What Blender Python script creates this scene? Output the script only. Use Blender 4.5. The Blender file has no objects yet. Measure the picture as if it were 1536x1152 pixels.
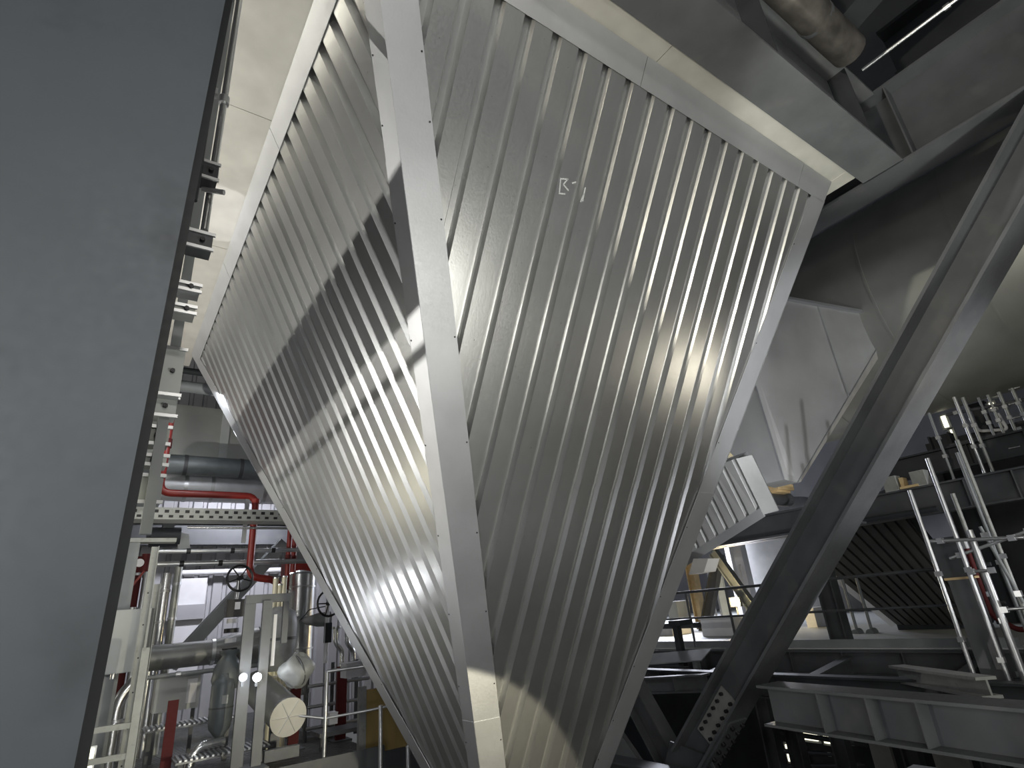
import bpy, math, random
import numpy as np
from mathutils import Vector, Matrix
random.seed(7)
scn = bpy.context.scene
C = scn.collection

# ------------------------------------------------------------------ camera
FPX = 840.0
YAW, PITCH, ROLL = math.radians(53.7), math.radians(22), math.radians(-5)
CAM = Vector((0, 0, 1.6))
fw = Vector((math.cos(PITCH)*math.cos(YAW), math.cos(PITCH)*math.sin(YAW), math.sin(PITCH)))
r0 = Vector((math.sin(YAW), -math.cos(YAW), 0)); u0 = r0.cross(fw)
RT = math.cos(ROLL)*r0 + math.sin(ROLL)*u0
UP = -math.sin(ROLL)*r0 + math.cos(ROLL)*u0
cd = bpy.data.cameras.new('camera'); cam = bpy.data.objects.new('camera', cd); C.objects.link(cam)
cam.matrix_world = Matrix(((RT.x, UP.x, -fw.x, CAM.x), (RT.y, UP.y, -fw.y, CAM.y), (RT.z, UP.z, -fw.z, CAM.z), (0, 0, 0, 1)))
cd.sensor_width = 36; cd.lens = FPX/1536*36; cd.clip_start = 0.05; cd.clip_end = 200
scn.camera = cam

# ------------------------------------------------------------------ world, lamps and unseen fill lights, exposure
wd = bpy.data.worlds.new('world'); scn.world = wd; wd.use_nodes = True
bg = wd.node_tree.nodes['Background']; bg.inputs[0].default_value = (0.93, 0.97, 1.0, 1); bg.inputs[1].default_value = 0.08
scn.view_settings.view_transform = 'Standard'; scn.view_settings.look = 'None'
scn.view_settings.gamma = 1; scn.view_settings.use_curve_mapping = False
scn.view_settings.exposure = 0.35

def lamp(kind, name, loc, target, power, color=(1, 1, 1), size=0.3, size_y=None, angle=60, blend=0.2):
    l = bpy.data.lights.new(name, kind); l.energy = power; l.color = color
    if kind == 'AREA':
        l.size = size
        if size_y: l.shape = 'RECTANGLE'; l.size_y = size_y
    else:
        l.shadow_soft_size = size
    if kind == 'SPOT': l.spot_size = math.radians(angle); l.spot_blend = blend
    o = bpy.data.objects.new(name, l); C.objects.link(o); o.location = loc
    if target is not None:
        o.rotation_euler = (Vector(target) - Vector(loc)).to_track_quat('-Z', 'Y').to_euler()
    return o
WARM = (1.0, 0.86, 0.62); COOL = (0.90, 0.94, 1.0); SOFT = (1.0, 0.96, 0.88)
lamp('SPOT', 'floodlight_left', (-4.2, 6.3, 2.0), (1.0, 6.0, 6.3), 1700, (1, .97, .90), 0.025, angle=118, blend=1.0)
lamp('SPOT', 'floodlight_floor', (3.4, 3.05, 0.30), (1.45, 6.8, -2.0), 260, (1, .92, .68), 0.03, angle=109, blend=.06)
lamp('SPOT', 'floodlight_rim', (-2.6, 0.7, 4.0), (4.0, 1.8, 6.2), 760, (1, .94, .78), 0.10, angle=52, blend=.5)
lamp('AREA', 'hall_fill', (-2.8, -4.0, 3.0), (3.0, 3.0, 2.6), 170, (1, .99, .97), 2.5, 1.2)  # unseen area fill from the left for the hopper's front face
lamp('AREA', 'reflection_strip', (-5.8, 9.5, 3.3), (1.0, 6.0, 3.0), 10, (1, .98, .92), 6.0, 0.15)  # unseen strip added for a bright band reflected in the left hopper face
lamp('AREA', 'reflection_strip', (-3.0, 11.0, 0.9), (2.0, 5.0, 1.0), 22, (1, .92, .70), 4.0, 0.15)  # unseen low warm strip, also added for its reflection in that face
lamp('AREA', 'floor_fill', (3.2, -2.2, 0.6), (3.4, 4.8, 1.6), 100, (1, .98, .90), 1.8, 1.2)  # added in place of floor bounce to lift the front face
lamp('AREA', 'low_fill', (0.3, 3.2, 0.35), (4.2, 4.8, 2.0), 16, (.90, .92, 1), 0.5, 0.4)  # unseen cool lamp added to brighten the lower front grooves
lamp('SPOT', 'hopper_fill', (7.35, 2.9, 1.0), (7.8, 5.6, 2.7), 200, (.97, .97, 1), 0.06, angle=70, blend=.6)  # unseen spot added to brighten the small ribbed hopper
lamp('SPOT', 'front_fill', (9.6, -1.6, 0.5), (9.2, 4.2, 4.6), 420, (.96, .96, 1), 0.1, angle=62, blend=.5)  # unseen spot added to brighten the hood
lamp('SPOT', 'front_fill', (7.0, -2.2, 0.4), (6.75, 2.2, 3.2), 700, (.97, .98, 1), 0.15, angle=34, blend=.6)  # unseen spot added to lighten the outer flange of the brace
lamp('SPOT', 'underside_fill', (5.0, 0.55, 0.2), (5.45, 0.75, 5.8), 560, (.98, 1, .92), 0.15, angle=38, blend=.5)  # added upward spot, stands in for floor bounce on girder undersides
lamp('AREA', 'hall_fill', (0.5, -6.5, 7.0), (2.0, 0.0, 0.0), 130, SOFT, 3.0, 0.5)  # unseen fill added from behind the camera
lamp('AREA', 'side_worklight', (8.6, 0.4, 2.1), (4.6, 3.3, 3.4), 9, (1, .92, .75), 0.5, 0.5)
lamp('AREA', 'bay_fill', (1.6, 8.6, 4.9), (2.2, 12.0, 0.5), 60, COOL, 1.6, 0.3)
lamp('AREA', 'bay_fill', (2.4, 12.6, 4.6), (2.6, 14.9, 1.0), 120, (.90, .91, 1), 1.6, 0.3)  # unseen lamp added to brighten the cladding wall
lamp('AREA', 'bay_fill', (22.0, 18.0, 6.0), (20.0, 16.0, 0.5), 1500, (.85, .88, 1), 4.0, 1.0)
lamp('SPOT', 'bay_worklight', (13.5, 9.0, 1.3), (8.4, 4.6, 4.2), 130, (.90, .90, 1), 0.10, angle=70, blend=.5)
lamp('SPOT', 'work_lamp_up', (-0.45, 5.5, 1.0), (0.40, 5.65, 5.8), 330, (.92, .92, 1), 0.02, angle=11.5, blend=.1)

# ------------------------------------------------------------------ unprojection of survey points onto known planes of the hall
def at(px, py, ax, v):
    d = fw + RT*((px-768)/FPX) - UP*((py-576)/FPX)
    i = 'xyz'.index(ax)
    return CAM + d*((v - CAM[i])/d[i])
def X(px, py, v): return at(px, py, 'x', v)
def Y(px, py, v): return at(px, py, 'y', v)
def Z(px, py, v): return at(px, py, 'z', v)

# ------------------------------------------------------------------ materials
MATS = {}
def mat(name, col, metal=0.0, rough=0.5, var=0.15, scale=3.0, bump=0.0, bscale=40.0, rvar=0.1, emit=None, stretch=None, dirt=None):
    m = bpy.data.materials.new(name); m.use_nodes = True
    nt = m.node_tree; b = nt.nodes['Principled BSDF']
    b.inputs['Metallic'].default_value = metal
    tc = nt.nodes.new('ShaderNodeTexCoord'); mp = nt.nodes.new('ShaderNodeMapping')
    nt.links.new(tc.outputs['Object'], mp.inputs[0])
    if stretch: mp.inputs['Scale'].default_value = stretch
    n = nt.nodes.new('ShaderNodeTexNoise'); n.inputs['Scale'].default_value = scale; n.inputs['Detail'].default_value = 6
    nt.links.new(mp.outputs[0], n.inputs[0])
    cr = nt.nodes.new('ShaderNodeValToRGB')
    lo = [max(0, c*(1-var)) for c in col]; hi = [min(1, c*(1+var)) for c in col]
    cr.color_ramp.elements[0].position = .3; cr.color_ramp.elements[1].position = .7
    cr.color_ramp.elements[0].color = (*lo, 1); cr.color_ramp.elements[1].color = (*hi, 1)
    nt.links.new(n.outputs[0], cr.inputs[0])
    last = cr.outputs[0]
    if dirt:
        n3 = nt.nodes.new('ShaderNodeTexNoise'); n3.inputs['Scale'].default_value = dirt[0]; n3.inputs['Detail'].default_value = 8
        nt.links.new(tc.outputs['Object'], n3.inputs[0])
        c3 = nt.nodes.new('ShaderNodeValToRGB'); c3.color_ramp.elements[0].position = .56; c3.color_ramp.elements[1].position = .72
        nt.links.new(n3.outputs[0], c3.inputs[0])
        mx = nt.nodes.new('ShaderNodeMixRGB'); mx.inputs[2].default_value = (*dirt[1], 1)
        ml = nt.nodes.new('ShaderNodeMath'); ml.operation = 'MULTIPLY'; ml.inputs[1].default_value = dirt[2]
        nt.links.new(c3.outputs[0], ml.inputs[0]); nt.links.new(ml.outputs[0], mx.inputs[0])
        nt.links.new(last, mx.inputs[1]); last = mx.outputs[0]
    nt.links.new(last, b.inputs['Base Color'])
    n2 = nt.nodes.new('ShaderNodeTexNoise'); n2.inputs['Scale'].default_value = bscale; n2.inputs['Detail'].default_value = 3
    nt.links.new(mp.outputs[0], n2.inputs[0])
    mr = nt.nodes.new('ShaderNodeMapRange')
    mr.inputs['To Min'].default_value = max(.03, rough-rvar); mr.inputs['To Max'].default_value = min(1, rough+rvar)
    nt.links.new(n2.outputs[0], mr.inputs[0]); nt.links.new(mr.outputs[0], b.inputs['Roughness'])
    if bump:
        bp = nt.nodes.new('ShaderNodeBump'); bp.inputs['Strength'].default_value = bump; bp.inputs['Distance'].default_value = .004
        nt.links.new(n2.outputs[0], bp.inputs['Height']); nt.links.new(bp.outputs[0], b.inputs['Normal'])
    if emit:
        b.inputs['Emission Color'].default_value = (*emit[0], 1); b.inputs['Emission Strength'].default_value = emit[1]
    MATS[name] = m
    return m
mat('galv', (.60, .605, .595), .90, .31, .10, 1.3, .12, 60, .07)
mat('galv_flash', (.54, .55, .565), .80, .50, .08, 2, .12, 60, .08)
mat('galv_soffit', (.60, .585, .53), .40, .45, .10, 3, .10, 70, .08)  # same galvanising, with the warm light tinted into its base colour
mat('galv_tube', (.58, .59, .60), .85, .36, .05, 1.5, 0, 3, .02)
mat('alu_clad', (.70, .71, .71), .92, .26, .04, 1.0, 0, 3, .02)
mat('shade_clad', (.13, .13, .125), .7, .45, .12, 1.5)  # cladding darkened in colour for the shade the far hopper stands in
mat('hood_clad', (.50, .51, .50), .50, .46, .10, 1.5, .1, 40, .08)
mat('lag_dull', (.20, .205, .20), .45, .45, .12, 2)
mat('duct_clad', (.42, .43, .40), .55, .42, .12, 1.5, .08, 40, .1)
mat('column_paint', (.066, .077, .088), .15, .50, .16, 1.2, 0, 30, .1, dirt=(2.6, (.03, .033, .036), .6))
mat('steel_paint', (.075, .079, .085), .15, .48, .18, 2.2, 0, 30, .1, dirt=(3, (.13, .13, .125), .35))
mat('steel_dark', (.032, .035, .039), .15, .5, .2, 2.5, 0, 30, .1)
mat('steel_light', (.24, .255, .26), .15, .5, .14, 2.5, 0, 30, .1)
mat('steel_mid', (.11, .115, .12), .15, .48, .18, 2.5, 0, 30, .1, dirt=(3, (.18, .175, .16), .3))
mat('red_paint', (.22, .020, .014), 0, .38, .15, 5)
mat('dark_red', (.085, .005, .005), 0, .75, .15, 5)
mat('black', (.012, .012, .013), 0, .4, .2, 8)
mat('white_foil', (.72, .73, .76), .2, .38, .08, 5, .35, 14)
mat('cabinet', (.46, .48, .47), .05, .45, .05, 3)
mat('cladding', (.42, .42, .44), .1, .5, .08, 1.2)
mat('grating', (.22, .225, .225), .6, .45, .2, 12)
mat('concrete', (.22, .215, .205), 0, .8, .25, 1.2, .2, 20)
mat('board', (.30, .21, .075), 0, .7, .2, 4, stretch=(1, 1, .2))
mat('cream', (.75, .70, .52), .1, .4, .06, 4)
mat('blanket', (.27, .28, .28), .1, .55, .2, 6, .6, 14)
mat('foil_dull', (.12, .11, .10), .55, .4, .45, 5, 1.0, 9, .12)
mat('vessel_blue', (.17, .19, .20), .2, .42, .15, 5)
mat('white_paint', (.78, .78, .80), 0, .45, .05, 4)
mat('timber', (.62, .46, .24), 0, .6, .15, 6)
mat('yellow', (.75, .55, .05), 0, .45, .1, 4)
mat('chalk', (.62, .63, .62), 0, .9, .1, 60)
mat('bolt', (.035, .035, .038), .6, .4, .2, 30)
mat('plate_zinc', (.33, .34, .32), .5, .5, .12, 6, dirt=(12, (.12, .12, .11), .4))
mat('lens_white', (1, 1, 1), 0, .3, 0, 4, emit=((.95, .97, 1), 60))
mat('lens_warm', (1, .9, .6), 0, .3, 0, 4, emit=((1, .80, .42), 70))
mat('pale_glow', (1, .97, .8), 0, .3, 0, 4, emit=((1, .95, .72), 1.6))  # emission put into bright pipe, panels and windows
mat('roof', (.10, .105, .11), .2, .6, .1, 1)

# ------------------------------------------------------------------ mesh builder
class MB:
    def __init__(s): s.v = []; s.f = []; s.sm = []
    def quadmesh(s, vs, fs, smooth=False):
        o = len(s.v); s.v += [Vector(v) for v in vs]
        for f in fs: s.f.append([i+o for i in f]); s.sm.append(smooth)
        return s
    def box(s, c, size, ax=None):
        c = Vector(c); ax = ax or (Vector((1, 0, 0)), Vector((0, 1, 0)), Vector((0, 0, 1)))
        h = [a*(d/2) for a, d in zip(ax, size)]
        vs = [c + h[0]*i + h[1]*j + h[2]*k for k in (-1, 1) for j in (-1, 1) for i in (-1, 1)]
        return s.quadmesh(vs, [(0, 2, 3, 1), (4, 5, 7, 6), (0, 1, 5, 4), (2, 6, 7, 3), (0, 4, 6, 2), (1, 3, 7, 5)])
    def bb(s, a, b):      # axis aligned box from two corners
        a, b = Vector(a), Vector(b)
        return s.box((a+b)/2, [abs(x) for x in (b-a)])
    def bar(s, p0, p1, side, w, h):   # rectangular bar from p0 to p1, w along side, h along the third axis
        p0, p1 = Vector(p0), Vector(p1); d = (p1-p0); L = d.length; d.normalize()
        sd = Vector(side); sd = (sd - d*sd.dot(d)).normalized(); th = d.cross(sd)
        return s.box((p0+p1)/2, (L, w, h), (d, sd, th))
    def prism(s, poly, ext):          # polygon swept along ext
        poly = [Vector(p) for p in poly]; e = Vector(ext); n = len(poly)
        vs = poly + [p+e for p in poly]
        fs = [tuple(range(n))[::-1], tuple(range(n, 2*n))] + [(i, (i+1) % n, n+(i+1) % n, n+i) for i in range(n)]
        return s.quadmesh(vs, fs)
    def cyl(s, p0, p1, r, n=16, r2=None, caps=True):
        p0, p1 = Vector(p0), Vector(p1); r2 = r if r2 is None else r2
        d = (p1-p0).normalized(); a = d.orthogonal().normalized(); b = d.cross(a)
        ring = [a*math.cos(2*math.pi*i/n)+b*math.sin(2*math.pi*i/n) for i in range(n)]
        s.quadmesh([p0+q*r for q in ring]+[p1+q*r2 for q in ring], [(i, (i+1) % n, n+(i+1) % n, n+i) for i in range(n)], True)
        if caps:
            s.quadmesh([p0+q*r for q in ring], [tuple(range(n))[::-1]]); s.quadmesh([p1+q*r2 for q in ring], [tuple(range(n))])
        return s
    def tube(s, pts, r, bend=None, n=12):
        pts = [Vector(p) for p in pts]; bend = bend or r*2.5; path = [pts[0]]
        for i in range(1, len(pts)-1):
            a = (pts[i-1]-pts[i]); b = (pts[i+1]-pts[i]); k = min(bend, a.length*.45, b.length*.45)
            a.normalize(); b.normalize(); p0 = pts[i]+a*k; p1 = pts[i]+b*k
            for t in np.linspace(0, 1, 6):
                t = float(t); path.append(p0*(1-t)**2+pts[i]*(2*t*(1-t))+p1*t*t)
        path.append(pts[-1])
        tg = [(path[min(i+1, len(path)-1)]-path[max(i-1, 0)]).normalized() for i in range(len(path))]
        a = tg[0].orthogonal().normalized(); vs = []
        for p, t in zip(path, tg):
            a = (a - t*a.dot(t)).normalized(); b = t.cross(a)
            vs += [p+(a*math.cos(2*math.pi*i/n)+b*math.sin(2*math.pi*i/n))*r for i in range(n)]
        m = len(path)
        s.quadmesh(vs, [(k*n+i, k*n+(i+1) % n, (k+1)*n+(i+1) % n, (k+1)*n+i) for k in range(m-1) for i in range(n)], True)
        s.quadmesh(vs[:n], [tuple(range(n))[::-1]]); s.quadmesh(vs[-n:], [tuple(range(n))])
        return s
    def torus(s, c, axis, R, r, n=24, m=8):
        c = Vector(c); d = Vector(axis).normalized(); a = d.orthogonal().normalized(); b = d.cross(a); vs = []
        for i in range(n):
            q = a*math.cos(2*math.pi*i/n)+b*math.sin(2*math.pi*i/n)
            for j in range(m):
                w = 2*math.pi*j/m; vs.append(c+q*(R+r*math.cos(w))+d*(r*math.sin(w)))
        return s.quadmesh(vs, [(i*m+j, ((i+1) % n)*m+j, ((i+1) % n)*m+(j+1) % m, i*m+(j+1) % m) for i in range(n) for j in range(m)], True)
    def lathe(s, base, axis, prof, n=20):    # prof: list of (radius, height)
        c = Vector(base); d = Vector(axis).normalized(); a = d.orthogonal().normalized(); b = d.cross(a); vs = []
        for (r, h) in prof:
            vs += [c+d*h+(a*math.cos(2*math.pi*i/n)+b*math.sin(2*math.pi*i/n))*r for i in range(n)]
        m = len(prof)
        s.quadmesh(vs, [(k*n+i, k*n+(i+1) % n, (k+1)*n+(i+1) % n, (k+1)*n+i) for k in range(m-1) for i in range(n)], True)
        s.quadmesh(vs[:n], [tuple(range(n))[::-1]]); s.quadmesh(vs[-n:], [tuple(range(n))])
        return s
    def blob(s, c, rad, n=14, m=9, rough=.15, seed=1):
        rnd = random.Random(seed); c = Vector(c); vs = []
        ph = [rnd.uniform(0, 6.28) for _ in range(6)]
        for j in range(m+1):
            th = math.pi*j/m
            for i in range(n):
                w = 2*math.pi*i/n
                k = 1+rough*(math.sin(3*w+ph[0]+2*th)+.7*math.sin(5*w+ph[1]-3*th)+.5*math.sin(4*th+ph[2]))/2
                vs.append(c+Vector((rad[0]*math.sin(th)*math.cos(w)*k, rad[1]*math.sin(th)*math.sin(w)*k, rad[2]*math.cos(th)*k)))
        return s.quadmesh(vs, [(j*n+i, (j+1)*n+i, (j+1)*n+(i+1) % n, j*n+(i+1) % n) for j in range(m) for i in range(n)], True)

class Thing:
    """A top-level object: single mesh, or an Empty at the base that parents its parts."""
    def __init__(s, name, label, cat=None, group=None, kind=None):
        s.name, s.label, s.cat, s.group, s.kind = name, label, cat, group, kind; s.parts = []
    def part(s, name, mb, m, of=None, kind=None, label=None):
        s.parts.append((name, mb, m, of, kind, label)); return len(s.parts)-1
    def done(s, single=False):
        pts = [v for p in s.parts for v in p[1].v]
        lo = [min(v[i] for v in pts) for i in range(3)]; hi = [max(v[i] for v in pts) for i in range(3)]
        base = Vector(((lo[0]+hi[0])/2, (lo[1]+hi[1])/2, lo[2])); objs = []
        def props(o):
            o['label'] = s.label
            if s.cat: o['category'] = s.cat
            if s.group: o['group'] = s.group
            if s.kind: o['kind'] = s.kind
        root = None
        if not single:
            root = bpy.data.objects.new(s.name, None); C.objects.link(root); root.location = base; root.empty_display_size = .1; props(root)
        for (name, mb, m, of, kind, lab) in s.parts:
            me = bpy.data.meshes.new(name)
            me.from_pydata([tuple(v-base) for v in mb.v], [], mb.f); me.polygons.foreach_set('use_smooth', mb.sm); me.update()
            me.materials.append(MATS[m])
            o = bpy.data.objects.new(s.name if single else name, me); C.objects.link(o)
            if single: o.location = base; props(o); root = o
            else: o.parent = root if of is None else objs[of]
            if kind: o['kind'] = kind
            if lab: o['label'] = lab
            objs.append(o)
        return root
def solo(name, label, cat, mb, m, group=None, kind=None):
    t = Thing(name, label, cat, group, kind); t.part(name, mb, m); return t.done(True)
ZU = Vector((0, 0, 1)); XU = Vector((1, 0, 0)); YU = Vector((0, 1, 0))

def ibeam_parts(t, p0, p1, up, h, w, tf=.03, tw=.02, m='steel_paint', stiff=(), ms=None):
    """I-section from p0 to p1 (centre line): web, two flanges, stiffeners on both sides of the web."""
    p0, p1 = Vector(p0), Vector(p1); d = (p1-p0).normalized(); up = Vector(up); up = (up-d*up.dot(d)).normalized(); sd = d.cross(up)
    kw = t.part('web', MB().bar(p0, p1, sd, tw, h-2*tf), m)
    for k in (1, -1):
        o = up*(k*(h/2-tf/2)); t.part('flange', MB().bar(p0+o, p1+o, sd, w, tf), m)
    for f in stiff:
        c = p0.lerp(p1, f)
        for k in (1, -1):
            t.part('stiffener', MB().box(c+sd*(k*w*.24), (.016, w*.46, h-2*tf), (d, sd, up)), ms or m, of=kw)
def ibeam(name, label, p0, p1, up, h, w, m='steel_paint', cat='beam', group=None, stiff=(), ms=None, tf=.03, tw=.02):
    t = Thing(name, label, cat, group); ibeam_parts(t, p0, p1, up, h, w, tf, tw, m, stiff, ms); return t.done()

# =================================================================== STRUCTURE
def struct(name, label, mb, m, parts=()):
    t = Thing(name, label, None, None, 'structure'); t.part(name, mb, m); return t.done(True)
struct('floor', 'bare concrete ground slab far below the steel platforms', MB().bb((-14, -14, -5.2), (34, 30, -5.0)), 'concrete')
struct('ceiling', 'dark steel roof deck high above the hoppers', MB().bb((-14, -14, 12), (34, 30, 12.2)), 'roof')

# back wall: profiled cladding sheets
def profile_sheet(x0, x1, y, z0, z1, pitch=.30, dep=.06):
    mb = MB(); x = x0
    vs = []
    while x < x1-1e-4:
        for fx, dd in ((0, 0), (.62, 0), (.70, dep), (.92, dep)):
            xx = min(x+fx*pitch, x1); vs.append((xx, y+dd))
        x += pitch
    vs.append((x1, y))
    n = len(vs)
    mb.quadmesh([(a, b, z0) for a, b in vs]+[(a, b, z1) for a, b in vs], [(i, i+1, n+i+1, n+i) for i in range(n-1)])
    mb.quadmesh([(x0, y+dep+.01, z0), (x1, y+dep+.01, z0), (x1, y+dep+.01, z1), (x0, y+dep+.01, z1)], [(0, 1, 2, 3)])
    return mb
t = Thing('wall_back', 'pale grey profiled cladding wall behind the pipework', None, None, 'structure')
for i in range(6):
    t.part('cladding_sheet', profile_sheet(-3+i*2.1, -3+i*2.1+2.09, 15.0, -.5, 4.3), 'cladding')
    t.part('cladding_sheet', profile_sheet(-3+i*2.1, -3+i*2.1+2.09, 14.97, 4.28, 12.0), 'cladding')
t.done()
struct('wall_left', 'dark side wall far to the left of the column', MB().bb((-6.4, 2.5, -5), (-6.0, 15, 12)), 'roof')
struct('wall_lower', 'dark partition wall of the lower level', MB().bb((16.0, -6, -5), (16.2, 20, .5)), 'steel_dark')
struct('wall_right', 'pale far wall of the bright neighbouring bay', MB().bb((33.5, -14, -5), (34, 30, 12)), 'cladding')
struct('wall_far', 'pale end wall behind the neighbouring bay', MB().bb((9.8, 26, -5), (33.4, 26.3, 12)), 'cladding')

# =================================================================== MAIN HOPPER
RX0, RX1, RY0, RY1, RZ = .73, 6.07, 2.03, 9.30, 5.60
KL, KR, KF, KB = .462, .1875, .628, .4455       # inward run per metre of drop: left, right, front, back
DEND = 6.15
def hop_faces():
    return {
        'front': (Vector((RX0, RY0, RZ)), XU, YU, KF, KL, KR, RX1-RX0, .257, 1.22),
        'left': (Vector((RX0, RY0, RZ)), YU, XU, KL, KF, KB, RY1-RY0, .2465, .74),
        'right': (Vector((RX1, RY0, RZ)), YU, -XU, KR, KF, KB, RY1-RY0, .25, .5),
        'back': (Vector((RX0, RY1, RZ)), XU, -YU, KB, KL, KR, RX1-RX0, .25, .5)}
class Face:
    def __init__(s, o, a, b, k, kl, kr, W, pitch, ph):
        s.o, s.a, s.b, s.k, s.kl, s.kr, s.W, s.pitch, s.ph = o, a, b, k, kl, kr, W, pitch, ph
        s.N = -(b+ZU*k).normalized()
    def p(s, t, D, off=0): return s.o + s.a*t + (s.b*s.k-ZU)*D + s.N*off
    def dmax(s, t): return max(-.12, min(t/s.kl, (s.W-t)/s.kr, DEND))
    def strip(s, mb, ta, tb, oa, ob, d0, d1, lift=0):
        ta, tb = max(ta, 0), min(tb, s.W)
        if tb-ta < 1e-4: return
        # break at the points where the outline bends, so the strip follows it
        cuts = [ta]+[c for c in (s.kl*d0, s.kl*d1, s.kl*DEND, s.W-s.kr*d0, s.W-s.kr*d1, s.W-s.kr*DEND) if ta+1e-4 < c < tb-1e-4]+[tb]
        cuts = sorted(cuts)
        for u, v in zip(cuts[:-1], cuts[1:]):
            ou = oa+(ob-oa)*(u-ta)/(tb-ta); ov = oa+(ob-oa)*(v-ta)/(tb-ta)
            du, dv = min(d1, s.dmax(u)), min(d1, s.dmax(v))
            du, dv = max(du, d0), max(dv, d0)
            if du-d0 < 1e-4 and dv-d0 < 1e-4: continue
            mb.quadmesh([s.p(u, d0, ou+lift), s.p(v, d0, ov+lift), s.p(v, dv, ov+lift), s.p(u, du, ou+lift)], [(0, 1, 2, 3)])
    def sheet(s, t0, t1, d0, d1, lift):
        mb = MB(); g, gb, dep = .096, .046, .052
        i0 = math.floor((t0-s.ph)/s.pitch)-1
        for i in range(i0, i0+int((t1-t0)/s.pitch)+4):
            c = s.ph+i*s.pitch
            for ta, tb, oa, ob in ((c-s.pitch/2, c-g/2, 0, 0), (c-g/2, c-gb/2, 0, -dep), (c-gb/2, c+gb/2, -dep, -dep), (c+gb/2, c+g/2, -dep, 0), (c+g/2, c+s.pitch/2, 0, 0)):
                a, b = max(ta, t0), min(tb, t1)
                if b-a < 1e-5: continue
                f = lambda q: oa+(ob-oa)*(q-ta)/(tb-ta)
                s.strip(mb, a, b, f(a), f(b), d0, d1, lift)
        return mb
    def band(s, pts, off, th=.004):   # flat strip of flashing on the face; pts are (t, D)
        return MB().prism([s.p(t, D, off) for t, D in pts], s.N*th)
t = Thing('hopper', 'huge ribbed galvanised inverted-pyramid hopper filling the middle of the picture', 'hopper')
TIER = 2.96
for nm, fc in hop_faces().items():
    F = Face(*fc); n = 4
    i = math.floor((0-F.ph)/F.pitch)
    tt = F.ph+(i+.5)*F.pitch
    while tt < F.W:
        a, b = tt, tt+n*F.pitch
        for d0, d1, lift in ((-.10, TIER, .004), (TIER-.06, DEND, 0)):
            mb = F.sheet(a, b, d0, d1, lift)
            if mb.f: t.part('cladding_sheet', mb, 'galv')
        tt = b
    # rim flashing, following the slope upwards, in lengths with a fine joint
    L = 2.35
    x = -.0925*1
    ends = {'front': (.0, 2.36, 4.8, F.W), 'left': (0, 2.15, 4.5, F.W), 'right': (0, 3.6, F.W), 'back': (0, 2.6, F.W)}[nm]
    for a, b in zip(ends[:-1], ends[1:]):
        ga = .003 if a > 0 else 0; gb_ = .003 if b < F.W else 0
        ka = F.kl if a == 0 else 0; kb = F.kr if b == F.W else 0
        t.part('rim_flashing', F.band([(a+ga-ka*.2, -.20), (b-gb_+kb*.2, -.20), (b-gb_, .012), (a+ga, .012)], .010), 'galv_flash')
    # corner flashing strips, in lengths
    w1 = {'front': .27, 'left': .20, 'right': .24, 'back': .24}[nm]
    w2 = {'front': .265, 'left': .27, 'right': .24, 'back': .24}[nm]
    for side, w, cut in ((0, w1, (0, 1.02, 3.05, 4.9, DEND)), (1, w2, (0, 2.95, 5.0, DEND))):
        for j, (a, b) in enumerate(zip(cut[:-1], cut[1:])):
            e = .010+.004*(j % 2); b2 = min(b+.0, DEND)
            if side == 0: pts = [(F.kl*a-.013, a), (F.kl*a+w, a), (F.kl*b2+w, b2), (F.kl*b2-.013, b2)]
            else: pts = [(F.W-F.kr*a-w, a), (F.W-F.kr*a+.004, a), (F.W-F.kr*b2+.004, b2), (F.W-F.kr*b2-w, b2)]
            kf = t.part('corner_flashing', F.band(pts, e), 'galv_flash')
            if nm in ('front', 'left'):     # small screws along the edge of the flashing
                for q in range(3):
                    D = a+(b-a)*(q+.5)/3
                    tt_ = F.kl*D+w-.02 if side == 0 else F.W-F.kr*D-w+.02
                    c = F.p(tt_, D, e+.004); t.part('screw', MB().cyl(c, c+F.N*.004, .007, 6), 'bolt', of=kf)
# outlet below the cone
xa, xb = RX0+KL*DEND, RX1-KR*DEND; ya, yb = RY0+KF*DEND, RY1-KB*DEND; zb = RZ-DEND
t.part('outlet_flange', MB().bb((xa-.08, ya-.08, zb-.05), (xb+.08, yb+.08, zb)), 'galv_flash')
t.part('outlet_spout', MB().lathe(((xa+xb)/2, (ya+yb)/2, -5.0), ZU, [(.42, 0), (.42, 4.1), (.5, 4.4)]), 'galv_flash')
# chalk scribble on the front sheet
Ff = Face(*hop_faces()['front'])
ch = MB()
def stroke(px0, py0, px1, py1, w=.012):
    def q(px, py):
        d = fw + RT*((px-768)/FPX) - UP*((py-576)/FPX); o = Ff.o+Ff.N*.006
        return CAM + d*((o-CAM).dot(Ff.N)/d.dot(Ff.N))
    a, b = q(px0, py0), q(px1, py1); ch.bar(a, b, Ff.N.cross(b-a), w, .001)
for k in ((841, 268, 839, 290), (852, 268, 845, 277), (845, 277, 853, 286), (840, 268, 852, 269), (838, 290, 848, 291), (878, 281, 874, 302), (876, 290, 871, 303), (858, 275, 864, 273)): stroke(*k)
t.part('chalk_mark', ch, 'chalk')
t.done()

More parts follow.
